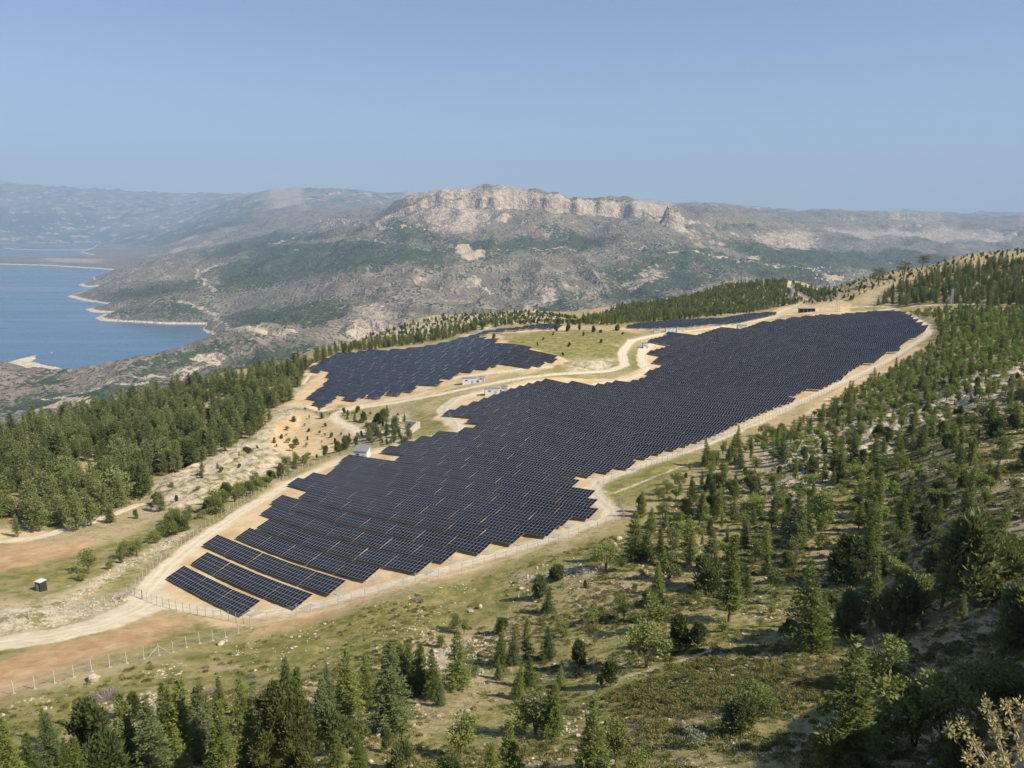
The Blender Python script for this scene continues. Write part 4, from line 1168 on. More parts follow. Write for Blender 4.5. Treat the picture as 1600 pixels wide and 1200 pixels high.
# ------------------------------------------------------------------ planting
placed = []
def plant(name, kind, x, y, h, label, group=None, cat='tree', z=None, wide=1.0):
    crown, trunk, h0 = kind
    s = h / h0
    e = empty(name, (x, y, float(zat(x, y)) - .05 if z is None else z), random.uniform(0, 6.28))
    w = s * wide * random.uniform(.9, 1.12)
    e.scale = (w, w, s)
    e.rotation_euler = (random.gauss(0, .035), random.gauss(0, .035), e.rotation_euler.z)
    tag(e, label, cat, group)
    for nm, me in (('crown', crown), ('trunk', trunk)):
        o = bpy.data.objects.new(nm, me); COL.objects.link(o); o.parent = e
    placed.append((x, y, h * .2))
    return e
KIND = {'c': ('cedar_tree', CEDARS, 'green young cedar'), 'b': ('cedar_tree', CEDARS[3:4], 'blue-green young cedar'), 'j': ('juniper_tree', JUNIPERS, 'dark bushy juniper'),
        'o': ('oak_tree', OAKS, 'leafy rounded oak'), 'p': ('pine_tree', PINES, 'spreading pine')}
def stand(place, items):
    """trees set one by one: (column, row of the foot, height in rows, kind)"""
    by = {}
    for it in items: by.setdefault(KIND[it[3]][2], []).append(it)
    for desc, L in by.items():
        L.sort(key=lambda t: t[0])
        for i, (px, py, hp, k) in enumerate(L):
            x, y = hit(px, min(py, 1235), 30)
            rng_ = math.sqrt(x * x + y * y + float(zat(x, y)) ** 2); cosd = y / rng_
            depth = y * cP + -float(zat(x, y)) * sP
            h = hp / F_PX * depth / max(.6, (cosd * cP + 0))
            h = min(max(h, 1.2), 15) * (.88 if py > 1120 and px < 640 else 1.0)
            kinds = KIND[k][1]
            where = f"{ordinal(i)} from the left " if len(L) > 1 else ''
            plant(KIND[k][0], kinds[(i * 7 + int(px)) % len(kinds)], float(x), float(y), h, f"{desc}, {where}{place}", 'trees standing singly on the near slope', wide=1.18 if k in 'jo' else 1.08)
stand('in the bottom left clump', [(24,1228,92,'c'),(84,1195,70,'c'),(139,1190,84,'j'),(208,1205,110,'c'),(240,1214,112,'b'),(261,1184,104,'c'),(284,1180,112,'c'),(314,1188,104,'c'),(345,1196,98,'c'),(110,1222,60,'c'),(175,1225,70,'j'),(50,1215,60,'c')])
stand('in the bottom clump left of centre', [(386,1143,82,'c'),(420,1152,84,'c'),(447,1132,94,'b'),(470,1137,90,'c'),(507,1152,92,'b'),(545,1124,106,'c'),(573,1103,66,'c'),(603,1143,132,'c'),(520,1180,70,'j'),(555,1160,36,'j')])
stand('right of the bottom clump', [(627,1082,70,'c'),(640,1076,64,'c'),(656,1085,73,'c'),(679,1092,68,'c'),(717,1077,80,'c'),(690,1103,34,'c'),(732,1062,27,'o'),(720,1184,56,'o'),(690,1012,20,'o'),(709,987,28,'o'),(725,991,22,'o')])
stand('on the open slope below the panels', [(784,1040,48,'c'),(799,1038,46,'c'),(821,1029,58,'c'),(859,1029,48,'c'),(880,995,22,'o'),(855,957,36,'c'),(844,935,36,'j'),(876,907,25,'j'),(947,890,42,'o'),(969,893,24,'o'),(784,991,24,'j'),(904,1043,34,'j'),(954,1073,34,'j'),(907,1058,14,'j'),(874,1073,32,'c'),(806,1092,46,'c'),(825,1073,42,'c'),(778,1062,28,'c'),(926,976,28,'o'),(975,968,33,'o'),(836,1147,60,'o'),(864,1150,74,'c')])
stand('at the foot of the picture', [(802,1218,82,'c'),(922,1220,114,'c'),(962,1198,62,'o'),(770,1230,60,'c'),(700,1232,40,'j'),(1000,1232,50,'o')])
stand('near the fence corner', [(992,875,68,'c'),(1010,875,43,'c'),(1033,879,50,'c'),(1027,927,46,'c'),(1078,882,52,'c'),(1020,983,50,'o'),(1009,1043,68,'o'),(1061,1010,40,'j'),(1090,1012,34,'j'),(1045,905,40,'o'),(1100,920,50,'j'),(1113,890,58,'c')])
stand('on the sunny right bank', [(1269,1014,118,'c'),(1139,972,117,'c'),(1359,976,96,'c'),(1471,950,92,'c'),(1524,943,106,'j'),(1325,991,58,'j'),(1407,991,68,'j'),(1316,905,62,'j'),(1441,841,32,'j'),(1396,849,28,'o'),(1379,1073,64,'o'),(1160,1146,48,'j'),(1179,1112,40,'o'),(1413,819,62,'c'),(1362,849,66,'c'),(1370,802,62,'c'),(1287,826,55,'o'),(1263,803,44,'c'),(1244,856,85,'c'),(1167,935,44,'c'),(1212,927,32,'o'),(1200,1120,34,'o'),(1440,960,50,'o'),(1552,900,60,'j')])
stand('in the shaded lower corner', [(1332,1222,170,'c'),(1527,1128,78,'o'),(1426,1168,92,'o'),(1475,1170,92,'o'),(1375,1180,90,'o'),(1300,1225,70,'j'),(1570,1130,70,'o'),(1500,1215,60,'j'),(1590,1010,70,'j')])
# the big juniper in the foreground
BIGJ = juniper(77, 9.5, .36, 7000, 'juniper_olive', .62, 1.5, 70, .5)
x, y = hit(445, 1234, 30); plant('juniper_tree', BIGJ, float(x), float(y), 10.2, 'large dense juniper with olive sprays at the bottom edge', None, wide=1.05)
# flat-topped old pines on the skyline
for i, (px, py, hp, lab) in enumerate([(1440, 417, 21, 'flat-topped old pine alone on the right skyline'), (1372, 441, 26, 'broad old pine with bare limbs at the left of the skyline trio'), (1412, 428, 22, 'round-headed old pine in the middle of the skyline trio')]):
    x, y = hit(px, py + 5, 500, 900); plant('old_pine_tree', umbrella_pine(61 + i, 13), float(x), float(y), hp / F_PX * y * 1.06, lab)
# silvery bushes, dry bushes
SIL = oak(71, 3.0, 'silver', 900, .02, .40, 1.0)
for px, py, hp, lab in [(1085, 1168, 34, 'silver-leaved bush beside the lower footpath'), (885, 1048, 20, 'small silvery bush on the open slope')]:
    x, y = hit(px, py); plant('silver_bush', SIL, float(x), float(y), hp / F_PX * y * 1.35, lab, None, 'bush')
def dry_bush(seed):
    rs = np.random.default_rng(seed); mb = MB()
    for _ in range(150):
        th = rs.uniform(0, 6.28); r0 = rs.uniform(.0, .6); r1 = rs.uniform(.6, 1.5)
        a = (r0 * math.cos(th), r0 * math.sin(th), rs.uniform(-.1, .2)); c = th + rs.normal(0, .5); b = (r1 * math.cos(c), r1 * math.sin(c), rs.uniform(.3, 1.0) * (1.2 - r1 * .45))
        mb.tube([a, tuple((np.array(a) + b) / 2 + rs.normal(0, .08, 3)), b], [.035, .025, .012], 3)
    return mesh_of(mb, 'dry_bush', M['twig'], False)
DRY = [dry_bush(1), dry_bush(2)]
for i, (px, py, s, lab) in enumerate([(166, 1092, 1.7, 'tangled dry grey bush beside the stone heap on the left bank'), (333, 1083, 1.0, 'dry grey bush on the bank above the bottom clump'), (655, 940, 1.1, 'dry grey bush on the grass below the solar rows'), (393, 1058, .8, 'small dry bush behind the bottom clump of cedars')]):
    x, y = hit(px, py); o = bpy.data.objects.new('dry_bush', DRY[i % 2]); COL.objects.link(o); o.location = (x, y, float(zat(x, y))); o.scale = (s, s, s * .8); o.rotation_euler = (0, 0, i)
    tag(o, lab, 'bush', 'dry bushes on the near bank')
# boulders
BOULD = [rock_mesh(s, .8) for s in (1, 2, 3, 4)]
for i, (px, py, wpx, lab) in enumerate([(147, 1064, 21, 'smooth tan boulder on the grass below the concrete fence'), (345, 1008, 13, 'larger of two pale boulders beside the fence end'), (353, 1004, 9, 'smaller of two pale boulders beside the fence end'), (967, 843, 11, 'upright white rock under the trees at the fence corner'), (961, 853, 10, 'squat white rock under the trees at the fence corner'),
      (815, 921, 9, 'pale pointed rock left of the round juniper'), (750, 950, 10, 'pale flat boulder in the line of stones on the slope'), (735, 956, 9, 'grey boulder at the end of the line of stones on the slope'), (600, 1028, 8, 'pale stone behind the bottom cedars'), (865, 1140, 12, 'reddish boulder at the foot of a bottom cedar'), (876, 1150, 10, 'pinkish stone beside the reddish boulder'), (1340, 1012, 16, 'white boulder among scrub on the sunny bank'), (956, 1195, 13, 'pale boulder at the bottom edge'), (868, 1178, 11, 'rounded stone near the bottom edge'), (1046, 870, 8, 'pale stone at the edge of the wood')]):
    x, y = hit(px, py); o = bpy.data.objects.new('boulder', BOULD[i % 4]); COL.objects.link(o); s = wpx / F_PX * math.hypot(y, float(zat(x, y))) * 1.15
    o.location = (x, y, float(zat(x, y)) + s * .16); o.scale = (s, s, s * .85); o.rotation_euler = (0, 0, i * 1.3); tag(o, lab, 'boulder', 'boulders on the near slope')

# ------------------------------------------------------------------ scattering
class Scatter:
    def __init__(s, cell): s.c = cell; s.g = {}
    def free(s, x, y, r):
        k = int(math.ceil(r / s.c)); i, j = int(x // s.c), int(y // s.c)
        for a in range(i - k, i + k + 1):
            for b in range(j - k, j + k + 1):
                for (u, v) in s.g.get((a, b), ()):
                    if (u - x) ** 2 + (v - y) ** 2 < r * r: return False
        return True
    def add(s, x, y): s.g.setdefault((int(x // s.c), int(y // s.c)), []).append((x, y))
SC = Scatter(4.0)
for x, y, r in placed: SC.add(x, y)
hard = np.maximum(A['road'], np.full(X.shape, -30.0))
fieldS = near_field(FIELDS, pad=3)
def in_zone(pix, gap, tries, lo=40, hi=1500, keep=None, rs=rng, avoid=True):
    P = hits(pix, lo, hi)
    lo_, hi_ = P.min(0), P.max(0)
    c = rs.uniform(lo_, hi_, (tries, 2)); c = c[c[:, 1] > 20]
    ok = sdf_poly(c[:, 0], c[:, 1], P) > 0
    c = c[ok]
    if avoid:
        c = c[(zat(c[:, 0], c[:, 1], fieldS) < 0) & (zat(c[:, 0], c[:, 1], hard) < -.8)]
    if keep is not None: c = c[keep(c[:, 0], c[:, 1])]
    out = []
    for x, y in c:
        if SC.free(x, y, gap * rs.uniform(.8, 1.3)): SC.add(x, y); out.append((float(x), float(y)))
    return out
def dist(p): return p[1]

def gn_scatter(name, pts, scl, sources, label, cat, tilt=0.0, zoff=0.0, rs=rng, sink=0.0):
    """one object of kind stuff: sources copied onto points"""
    n = len(pts); pts = np.asarray(pts)
    me = bpy.data.meshes.new(name)
    z = zat(pts[:, 0], pts[:, 1]) + zoff
    me.vertices.add(n); me.vertices.foreach_set('co', np.column_stack([pts, z]).astype(np.float32).ravel())
    a = me.attributes.new('turn', 'FLOAT_VECTOR', 'POINT'); a.data.foreach_set('vector', np.column_stack([rs.normal(0, tilt, n), rs.normal(0, tilt, n), rs.uniform(0, 6.28, n)]).astype(np.float32).ravel())
    a = me.attributes.new('size', 'FLOAT', 'POINT'); a.data.foreach_set('value', np.asarray(scl, np.float32))
    a = me.attributes.new('pick', 'INT', 'POINT'); a.data.foreach_set('value', rs.integers(0, len(sources), n).astype(np.int32))
    me.update()
    o = link(name, me)
    src = bpy.data.collections.new(name + '_kinds')
    for s in sources: src.objects.link(s)
    ng = bpy.data.node_groups.new(name, 'GeometryNodeTree')
    ng.interface.new_socket('Geometry', in_out='INPUT', socket_type='NodeSocketGeometry'); ng.interface.new_socket('Geometry', in_out='OUTPUT', socket_type='NodeSocketGeometry')
    N = ng.nodes; gi, go = N.new('NodeGroupInput'), N.new('NodeGroupOutput')
    ci = N.new('GeometryNodeCollectionInfo'); ci.inputs['Collection'].default_value = src; ci.inputs['Separate Children'].default_value = True; ci.inputs['Reset Children'].default_value = True
    ip = N.new('GeometryNodeInstanceOnPoints'); ip.inputs['Pick Instance'].default_value = True
    def na(nm, ty):
        q = N.new('GeometryNodeInputNamedAttribute'); q.data_type = ty; q.inputs['Name'].default_value = nm
        return [s for s in q.outputs if s.enabled and s.name == 'Attribute'][0]
    l = ng.links.new
    l(gi.outputs[0], ip.inputs['Points']); l(ci.outputs[0], ip.inputs['Instance']); l(na('pick', 'INT'), ip.inputs['Instance Index'])
    l(na('turn', 'FLOAT_VECTOR'), ip.inputs['Rotation']); l(na('size', 'FLOAT'), ip.inputs['Scale']); l(ip.outputs[0], go.inputs[0])
    md = o.modifiers.new('scatter', 'NODES'); md.node_group = ng
    tag(o, label, cat, kind='stuff')
    return o
def joined(kind, nm):
    crown, trunk, h = kind
    me = bpy.data.meshes.new(nm)
    v = [tuple(p.co) for p in crown.vertices] + [tuple(p.co) for p in trunk.vertices]; nb = len(crown.vertices)
    f = [tuple(p.vertices) for p in crown.polygons] + [tuple(nb + i for i in p.vertices) for p in trunk.polygons]
    me.from_pydata(v, [], f); me.materials.append(crown.materials[0]); me.materials.append(trunk.materials[0])
    me.polygons.foreach_set('material_index', [0] * len(crown.polygons) + [1] * len(trunk.polygons)); me.update()
    return bpy.data.objects.new(nm, me)
def simple(me, nm): return bpy.data.objects.new(nm, me)

ONE = {'p': 0, 'c': 0, 'j': 0, 'o': 0, 'g': 0}
ONE['c'] = sum(1 for o in COL.objects if o.name.startswith('cedar_tree')); ONE['j'] = sum(1 for o in COL.objects if o.name.startswith('juniper_tree')); ONE['o'] = sum(1 for o in COL.objects if o.name.startswith('oak_tree'))
REST = {'p': [], 'c': [], 'j': [], 'o': [], 'g': []}
SPEC = {'p': ('pine_tree', PINES, 10.0), 'c': ('cedar_tree', CEDARS, 9.0), 'j': ('juniper_tree', JUNIPERS, 5.0), 'o': ('oak_tree', OAKS, 5.0), 'g': ('bright_bush', BRIGHTS, 4.5)}
def wood_zone(pix, gap, tries, mix, label, group, cap, hs=(.75, 1.15), lo=40, hi=1500, keep=None):
    pts = in_zone(pix, gap, tries, lo, hi, keep)
    pts.sort(key=dist)
    done = 0
    if pts:
        ys = np.array([p[1] for p in pts]); us = np.array([p[0] / p[1] for p in pts])
        yb = np.quantile(ys, [.2, .4, .6, .8]); ub = np.quantile(us, [.2, .4, .6, .8])
    YN, UN = ['nearest edge', 'near part', 'middle', 'far part', 'farthest edge'], ['at far left', 'left of centre', 'in the centre', 'right of centre', 'at far right']
    keys, pr = list(mix), np.array(list(mix.values()), float); pr /= pr.sum()
    for x, y in pts:
        k = keys[rng.choice(len(keys), p=pr)]
        nm, kinds, h0 = SPEC[k]; h = h0 * rng.uniform(*hs)
        u = x / y
        if done < cap and ONE[k] < 298 and abs(u) < .74:
            plant(nm, kinds[rng.integers(len(kinds))], x, y, h, f"{'tall' if h > h0 * (hs[0] * .35 + hs[1] * .65) else 'small' if h < h0 * (hs[0] * .65 + hs[1] * .35) else 'middling'} {label[k]}, {YN[int(np.searchsorted(yb, y))]}, {UN[int(np.searchsorted(ub, u))]}", group, 'bush' if k == 'g' else 'tree', wide=rng.uniform(.78, 1.4)); ONE[k] += 1; done += 1
        else:
            REST[k].append((x, y, h / h0))
    return pts
LW = [(-90,860),(-90,690),(0,676),(130,650),(250,624),(330,600),(420,582),(500,562),(528,556),(500,566),(478,590),(462,612),(438,645),(404,672),(362,702),(300,728),(252,748),(222,775),(172,800),(142,826),(92,836),(0,842)]
wood_zone(LW, 4.7, 24000, {'p': 1}, {'p': 'pine in the dense left wood'}, 'pines of the left wood', 280, (.5, 1.3), 150, 620, lambda x, y: fbm(x / 22 + 2, y / 22, 2) > -.16)
wood_zone([(140,830),(240,775),(330,735),(430,700),(560,690),(640,650),(560,640),(470,640),(380,730),(250,800)], 6.0, 1300, {'j': 3, 'o': 4, 'p': 1}, {'p': 'lone pine on the pale scree above the near rows', 'j': 'small juniper on the pale scree above the near rows', 'o': 'leafy bush on the pale scree above the near rows'}, 'trees on the pale scree', 90, (.25, .7), 120)
wood_zone([(105,915),(150,890),(230,850),(270,815),(330,790),(400,755),(460,722),(560,696),(540,700),(460,738),(400,772),(330,805),(270,835),(200,880),(130,915)], 3.3, 2200, {'o': 3, 'j': 1, 'g': 1}, {'o': 'green bush in the hedge line above the left fence', 'j': 'dark juniper in the hedge line above the left fence', 'g': 'bright bush in the hedge line above the left fence'}, 'bushes of the left hedge line', 70, (.5, 1.2), 120)
wood_zone([(545,700),(560,672),(640,660),(650,690),(600,695)], 3.5, 400, {'p': 1, 'j': 1}, {'p': 'young pine on the bank behind the inverter hut', 'j': 'juniper on the bank behind the inverter hut'}, 'trees behind the inverter hut', 20, (.35, .65), 120)
wood_zone([(478,588),(500,566),(560,549),(640,540),(700,530),(760,514),(800,508),(800,503),(700,518),(600,534),(520,548),(478,570)], 4.0, 3000, {'p': 1}, {'p': 'pine in the dense row behind the left solar field'}, 'pines behind the left field', 60, (.42, .75), 300, 900)
wood_zone([(565,532),(650,505),(760,492),(830,486),(900,497),(900,508),(820,508),(700,520),(600,536)], 5.5, 6000, {'j': 1, 'o': 1}, {'j': 'dark juniper dotting the pale rocky ridge', 'o': 'dark bush dotting the pale rocky ridge'}, 'bushes on the rocky ridge', 30, (.4, .85), 480, 1000)
wood_zone([(880,509),(960,482),(1060,459),(1130,445),(1240,442),(1310,460),(1300,472),(1225,478),(1180,488),(1100,497),(1000,505)], 4.0, 60000, {'p': 1, 'j': 1, 'o': 2}, {'p': 'small pine on the wooded hill behind the far rows', 'j': 'juniper on the wooded hill behind the far rows', 'o': 'oak on the wooded hill behind the far rows'}, 'trees of the far wooded hill', 0, (.45, .85), 560, 1450)
wood_zone([(1365,478),(1385,460),(1420,440),(1480,424),(1560,414),(1640,406),(1700,420),(1700,474),(1600,477),(1480,474)], 4.6, 5000, {'c': 2, 'p': 1}, {'p': 'slender pine in the stand below the right skyline', 'c': 'slender cedar in the stand below the right skyline'}, 'conifers below the right skyline', 60, (.8, 1.2), 480, 900)
wood_zone([(1250,470),(1320,440),(1400,425),(1500,402),(1640,388),(1640,400),(1500,416),(1400,440),(1330,470)], 6.0, 5000, {'j': 3, 'o': 2}, {'j': 'dark juniper on the grassy skyline ridge', 'o': 'small bush on the grassy skyline ridge'}, 'bushes on the right ridge', 60, (.35, .85), 520, 1000)
wood_zone([(1405,492),(1500,482),(1700,480),(1700,565),(1600,565),(1540,592),(1480,625),(1380,665),(1300,695),(1200,705),(1120,728),(1070,738),(1180,688),(1290,640),(1400,578),(1470,535),(1460,500)], 2.9, 22000, {'g': 5, 'o': 2, 'c': 1}, {'g': 'bright green bush in the plantation beside the main field', 'o': 'leafy oak in the plantation beside the main field', 'c': 'young cedar in the plantation beside the main field'}, 'plantation beside the main field', 230, (.5, 1.0), 150, 660)
wood_zone([(1000,800),(1060,750),(1130,722),(1300,692),(1480,620),(1600,570),(1700,600),(1700,960),(1500,930),(1280,900),(1100,900),(1000,870)], 4.0, 10000, {'c': 3, 'j': 3, 'o': 5, 'g': 4}, {'c': 'young cedar on the stony right slope', 'j': 'dark juniper on the stony right slope', 'o': 'grey-green oak on the stony right slope', 'g': 'bright green bush on the stony right slope'}, 'trees of the stony right slope', 520, (.3, 1.0), 70, 330)
wood_zone([(1000,860),(1100,880),(1280,900),(1500,930),(1640,940),(1640,1010),(1480,1000),(1280,1000),(1100,985),(990,930)], 5.5, 1200, {'c': 2, 'j': 3, 'o': 4}, {'c': 'short cedar on the bank above the footpath', 'j': 'low juniper on the bank above the footpath', 'o': 'low oak bush on the bank above the footpath'}, 'bushes above the footpath', 80, (.3, .6), 60, 200)
wood_zone([(980,920),(1100,980),(1300,1030),(1600,1010),(1600,1220),(620,1220),(640,1130),(740,1020),(860,900)], 8.5, 900, {'j': 2, 'o': 3}, {'j': 'knee-high juniper on the scrubby foreground slope', 'o': 'low leafy bush on the scrubby foreground slope'}, 'low bushes of the foreground', 60, (.16, .36), 40, 170)
wood_zone([(0,1150),(200,1110),(380,1100),(600,1110),(640,1230),(-20,1230)], 4.5, 300, {'c': 2, 'j': 1}, {'c': 'young cedar half hidden in the bottom left clump', 'j': 'low juniper half hidden in the bottom left clump'}, 'trees filling the bottom left clump', 8, (.35, .75), 40, 120)
wood_zone([(790,546),(880,517),(1000,521),(960,545),(955,572),(885,580)], 16, 60, {'j': 1}, {'j': 'lone dark juniper on the grassy knoll between the fields'}, 'junipers on the knoll', 12, (.3, .55), 300)
for px, py, h in [(600, 660, 6), (594, 661, 5), (570, 658, 4.5), (543, 655, 2), (868, 517, 4), (888, 518, 5), (905, 516, 4), (928, 519, 4.5), (966, 517, 5), (772, 530, 4)]:
    x, y = hit(px, py, 200, 700); plant('juniper_tree', JUNIPERS[int(px) % 4], float(x), float(y), h, 'dark juniper ' + {600: 'clump centre beside the central track', 594: 'left of the clump beside the central track', 570: 'standing apart left of the clump by the track', 543: 'tiny, at the bend of the central track', 868: 'at the left of the far strip on the knoll crest', 888: 'second along the knoll crest', 905: 'third along the knoll crest', 928: 'fourth along the knoll crest', 966: 'last along the knoll crest', 772: 'on the sandy gap of the left field'}[px])
for k, nm, lab in (('p', 'pine_wood', 'pines massed in the left wood and on the far hill'), ('c', 'cedar_wood', 'conifers massed below the right skyline'), ('j', 'juniper_scrubland', 'dark junipers dotted over the far ridges'), ('o', 'oak_scrubland', 'bushes dotted over the far ridges'), ('g', 'plantation_foliage', 'bright bushes filling the far plantation')):
    if REST[k]:
        q = np.array(REST[k])
        gn_scatter(nm, q[:, :2], q[:, 2], [joined(a, nm + '_source') for a in SPEC[k][1]], lab, 'trees', .03, -.05)
print('SINGLE', ONE, 'REST', {k: len(v) for k, v in REST.items()})

# low ground cover
def cover(pix, n, keep=None, lo=35, hi=1500, avoid=True):
    P = hits(pix, lo, hi); c = rng.uniform(P.min(0), P.max(0), (n, 2)); c = c[c[:, 1] > 20]; c = c[sdf_poly(c[:, 0], c[:, 1], P) > 0]
    if avoid: c = c[(zat(c[:, 0], c[:, 1], fieldS) < -3) & (zat(c[:, 0], c[:, 1], hard) < -.3)]
    if keep is not None: c = c[keep(c[:, 0], c[:, 1])]
    return c
FORE = [(-60,1120),(150,1060),(400,1000),(700,915),(980,835),(1080,770),(1640,600),(1700,1240),(-60,1240)]
sc1 = cover(FORE, 120000, lambda x, y: (fbm(x / 14, y / 14, 3) > rng.normal(.10, .25, len(x))) & ((zat(x, y, A['grass']) < 0) | (rng.random(len(x)) < .22)))
gn_scatter('cushion_scrub', sc1, rng.uniform(.4, 1.25, len(sc1)), [simple(tuft(101, 'scrub', 90, .45, .38, .22, .09), 'scrub_a'), simple(tuft(102, 'scrub', 80, .55, .30, .20, .09), 'scrub_b'), simple(tuft(103, 'juniper', 80, .4, .42, .22, .09), 'scrub_c'), simple(tuft(104, 'scrub', 80, .5, .34, .24, .08), 'scrub_d')], 'low cushion scrub covering the foreground slope', 'scrub', .1)
DENSE = [(940,1075),(1010,1050),(1110,1025),(1230,1035),(1330,1060),(1420,1010),(1560,985),(1520,1030),(1380,1080),(1260,1140),(1100,1120),(960,1130)]
dnP = hits(DENSE)
sc2 = cover(DENSE, 8000, lambda x, y: sdf_poly(x, y, dnP) + 5 * fbm(x / 6, y / 6, 3) > rng.uniform(0, 7, len(x)))
gn_scatter('thorn_scrub', sc2, rng.uniform(.5, 1.2, len(sc2)), [simple(tuft(105, 'scrub', 90, .5, .36, .2, .08), 'thorn_a'), simple(tuft(106, 'juniper', 80, .4, .34, .2, .08), 'thorn_b'), simple(tuft(107, 'scrub', 80, .45, .4, .2, .08), 'thorn_c')], 'dense mat of thorny cushions beside the footpath', 'scrub', .1)
yl = cover(FORE, 1500, lambda x, y: fbm(x / 20 + 9, y / 20, 2) > .25)
gn_scatter('flowering_scrub', yl, rng.uniform(.5, 1.2, len(yl)), [simple(tuft(108, 'yellow', 60, .4, .35, .2, .08), 'flower_a')], 'scattered yellow-flowering cushions in the foreground', 'scrub', .1)
gs = cover(FORE, 150000, lambda x, y: fbm(x / 30 + 5, y / 30, 3) > rng.normal(.0, .25, len(x)))
gn_scatter('grass', gs, rng.uniform(.5, 1.2, len(gs)), [simple(tuft(109, 'grass', 26, .3, .12, .26, .03), 'grass_a'), simple(tuft(110, 'grass', 26, .4, .1, .2, .03), 'grass_b')], 'tufts of straw-coloured grass on the slope', 'grass', .1)
ROCKS = [simple(rock_mesh(s, .6), f'rubble_{s}') for s in (11, 12, 13, 14, 15)]
rk = cover(FORE, 140000, lambda x, y: fbm(x / 11 + 31, y / 11, 3) > rng.normal(.32, .2, len(x)))
gn_scatter('limestone_rubble', rk, rng.uniform(.15, .5, len(rk)) * rng.choice([1, 1, 1, 1.9], len(rk)), ROCKS, 'pale limestone rubble strewn over the foreground slope', 'stones', .4)
r2 = [cover(p, n, None, 40, 1000) for p, n in [(SCREEP[0], 5000), (SCREEP[1], 700), (SCREEP[2], 800), (SCREEP[3], 5000), (SCREEP[6], 8000), (SCREEP[7], 900), (SCREEP[8], 900), (SCREEP[9], 500)]]
r2 = np.concatenate(r2)
gn_scatter('scree_rubble', r2, rng.uniform(.2, .6, len(r2)) * rng.choice([1, 1, 1, 1.8], len(r2)), [simple(o_.data, o_.name + '_s') for o_ in ROCKS], 'broken white limestone lying on the bare scree', 'stones', .4)

# ------------------------------------------------------------------ the sunlit branches at the lower right, close to the viewer
rs = np.random.default_rng(5)
u, v = ray(1560, 1160); y0 = 9.0; x0 = u * y0 + 1.1
zb = float(zat(x0, y0)); ztop = -v * y0
e = empty('pale_leaved_tree', (x0, y0, zb)); tag(e, 'pale branches with tufts of yellowish leaves at the lower right corner', 'tree')
mb = MB(); P, Q, L, W = [], [], [], []
H = ztop - zb
base = np.array([0, 0, -.4]); fork = np.array([.15, .1, H * .55])
mb.tube([tuple(base), (.1, 0, H * .3), tuple(fork)], [.13, .10, .075], 7)
def at_px(px, py, yy):
    u_, v_ = ray(px, py); return np.array([u_ * yy - x0, yy - y0, -v_ * yy - zb])
for (px, py, yy) in [(1490,1150,9.2),(1508,1140,9.3),(1525,1165,9.1),(1552,1128,9.4),(1543,1108,9.4),(1574,1106,9.5),(1600,1112,9.6),(1585,1140,9.3),(1520,1190,8.9),(1560,1150,9.1),(1615,1150,9.2),(1640,1120,9.4),(1600,1180,8.9),(1550,1195,8.8),(1645,1180,9.0),(1580,1205,8.7),(1625,1210,8.7)]:
    tip = at_px(px, py, yy); mid = fork * .35 + tip * .65 + rs.normal(0, .07, 3) - (0, 0, .12)
    m1_ = fork * .7 + tip * .3 + rs.normal(0, .06, 3)
    mb.tube([tuple(fork), tuple(m1_), tuple(mid), tuple(tip)], [.035, .024, .016, .007], 5)
    for t in (.72, .86, 1.0, 1.04):
        c = mid + (tip - mid) * ((t - .65) / .35)
        for _ in range(34):
            d = rs.normal(size=3); d /= np.linalg.norm(d)
            P.append(c + d * rs.uniform(.0, .09)); Q.append(d + (0, 0, .3)); L.append(rs.uniform(.035, .07)); W.append(rs.uniform(.02, .04))
mesh = leaf_mesh('crown', diamonds(P, Q, L, W, rs), M['pale_leaf']); o = link('crown', mesh, e)
o = bpy.data.objects.new('trunk', mesh_of(mb, 'trunk', M['pale_bark'])); COL.objects.link(o); o.parent = e

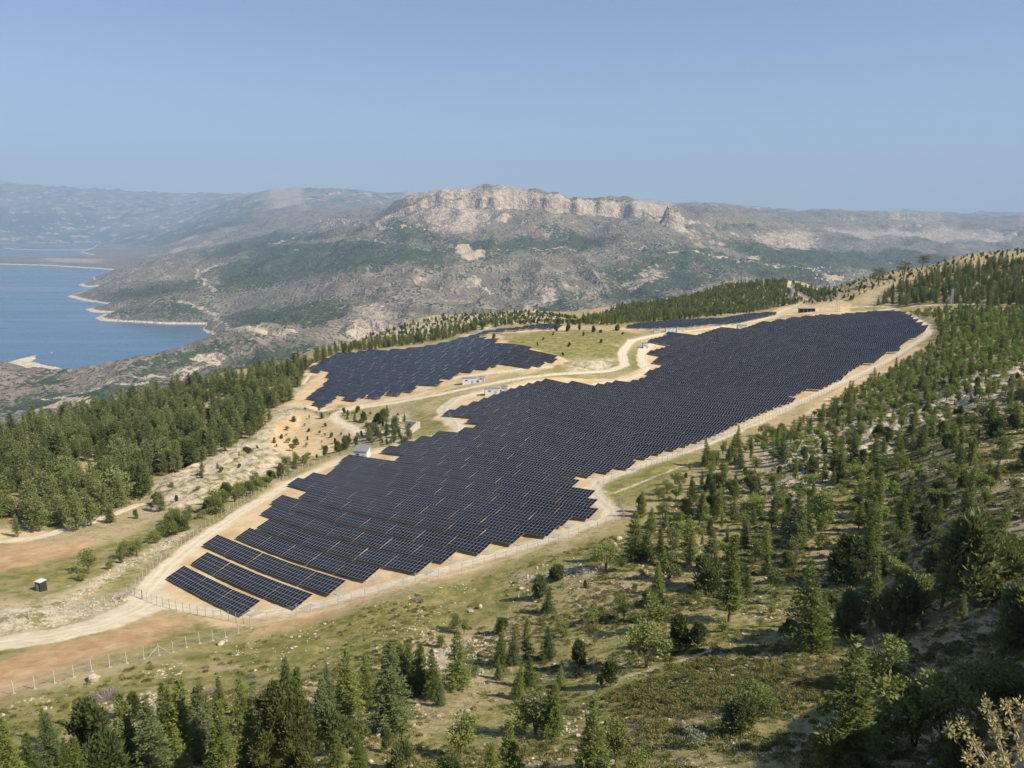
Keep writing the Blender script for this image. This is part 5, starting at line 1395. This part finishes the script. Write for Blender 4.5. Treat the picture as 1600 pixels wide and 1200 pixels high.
# ------------------------------------------------------------------ far away: a boat on the water, houses across the valley
bx_, by_ = on_level(81, 551, LAKE_Z)
e = empty('boat', (bx_, by_, LAKE_Z), R(25)); tag(e, 'tiny white boat on the open water', 'boat')
b = MB()
hull = [(-4.5, -1.4), (2.5, -1.6), (5.5, 0), (2.5, 1.6), (-4.5, 1.4)]
b.poly([(x * .85, y * .8, -.2) for x, y in hull][::-1]); b.poly([(x, y, 1.1) for x, y in hull])
for (xa, ya), (xb, yb) in zip(hull, hull[1:] + hull[:1]): b.poly([(xa * .85, ya * .8, -.2), (xb * .85, yb * .8, -.2), (xb, yb, 1.1), (xa, ya, 1.1)])
b.build('hull', M['white_metal'], e)
b = MB(); b.box((-.6, 0, 1.9), (3.6, 2.2, 1.7)); b.build('cabin', M['white_metal'], e)
def house_kind(seed):
    rs_ = np.random.default_rng(seed); w_, d_, h_ = rs_.uniform(11, 18), rs_.uniform(9, 13), rs_.uniform(5, 9)
    a = MB(); a.box((0, 0, h_ / 2 - 2), (w_, d_, h_ + 4))
    for s_ in (-1, 1): a.poly([(s_ * w_ / 2, -d_ / 2, h_), (s_ * w_ / 2, d_ / 2, h_), (s_ * w_ / 2, 0, h_ + 2.6)][::s_])
    r_ = MB()
    for s_ in (-1, 1): r_.poly([(-w_ / 2 - .5, s_ * (d_ / 2 + .6), h_ - .2), (w_ / 2 + .5, s_ * (d_ / 2 + .6), h_ - .2), (w_ / 2 + .5, 0, h_ + 2.75), (-w_ / 2 - .5, 0, h_ + 2.75)][::s_])
    wm, rm = a.mesh('wall'), r_.mesh('roof'); wm.materials.append(M['house_wall']); rm.materials.append(M['house_roof'])
    return wm, rm
M['house_wall'] = plain('lime_wash', (.66, .63, .57), .9); M['house_roof'] = plain('clay_tile', (.36, .21, .15), .9)
HK = [house_kind(s_) for s_ in (1, 2, 3)]
for (x0_, x1_, y0_, y1_, n_, lab) in [(500, 565, 342, 353, 26, 'tiny pale house of the hazy village below the left mesa'), (585, 700, 352, 360, 12, 'tiny pale house on the terraces left of the great cliff'), (1268, 1335, 418, 442, 18, 'tiny pale house on the valley slope beyond the far saddle'), (1390, 1440, 405, 416, 6, 'tiny pale house in the valley left of the skyline pines')]:
    for i in range(n_):
        x, y = hit(rng.uniform(x0_, x1_), rng.uniform(y0_, y1_), 2500)
        e = empty('house', (float(x), float(y), float(zat(x, y))), rng.uniform(-.6, .6)); tag(e, lab, 'house', 'far village houses')
        for nm, me in zip(('wall', 'roof'), HK[i % 3]):
            o = bpy.data.objects.new(nm, me); COL.objects.link(o); o.parent = e

# ------------------------------------------------------------------ haze
t = NT('haze_air')
pv = t.new('ShaderNodeVolumePrincipled')
pv.inputs['Color'].default_value = (.50, .70, 1.0, 1)
pv.inputs['Density'].default_value = 4.6e-5
pv.inputs['Anisotropy'].default_value = 0.0
t.mat.cycles.homogeneous_volume = True
t.mat.cycles.volume_sampling = 'DISTANCE'
t.n.remove(t.p); t.ln(pv.outputs[0], t.out.inputs['Volume'])
hz = MB(); hz.box((0, 23000, (float(Z.max()) + 60 + LAKE_Z - 70) / 2), (150000, 50000, float(Z.max()) + 60 - LAKE_Z + 70))
o = hz.build('haze', t.mat); tag(o, 'thin blue morning haze over the valley', 'haze', kind='stuff')
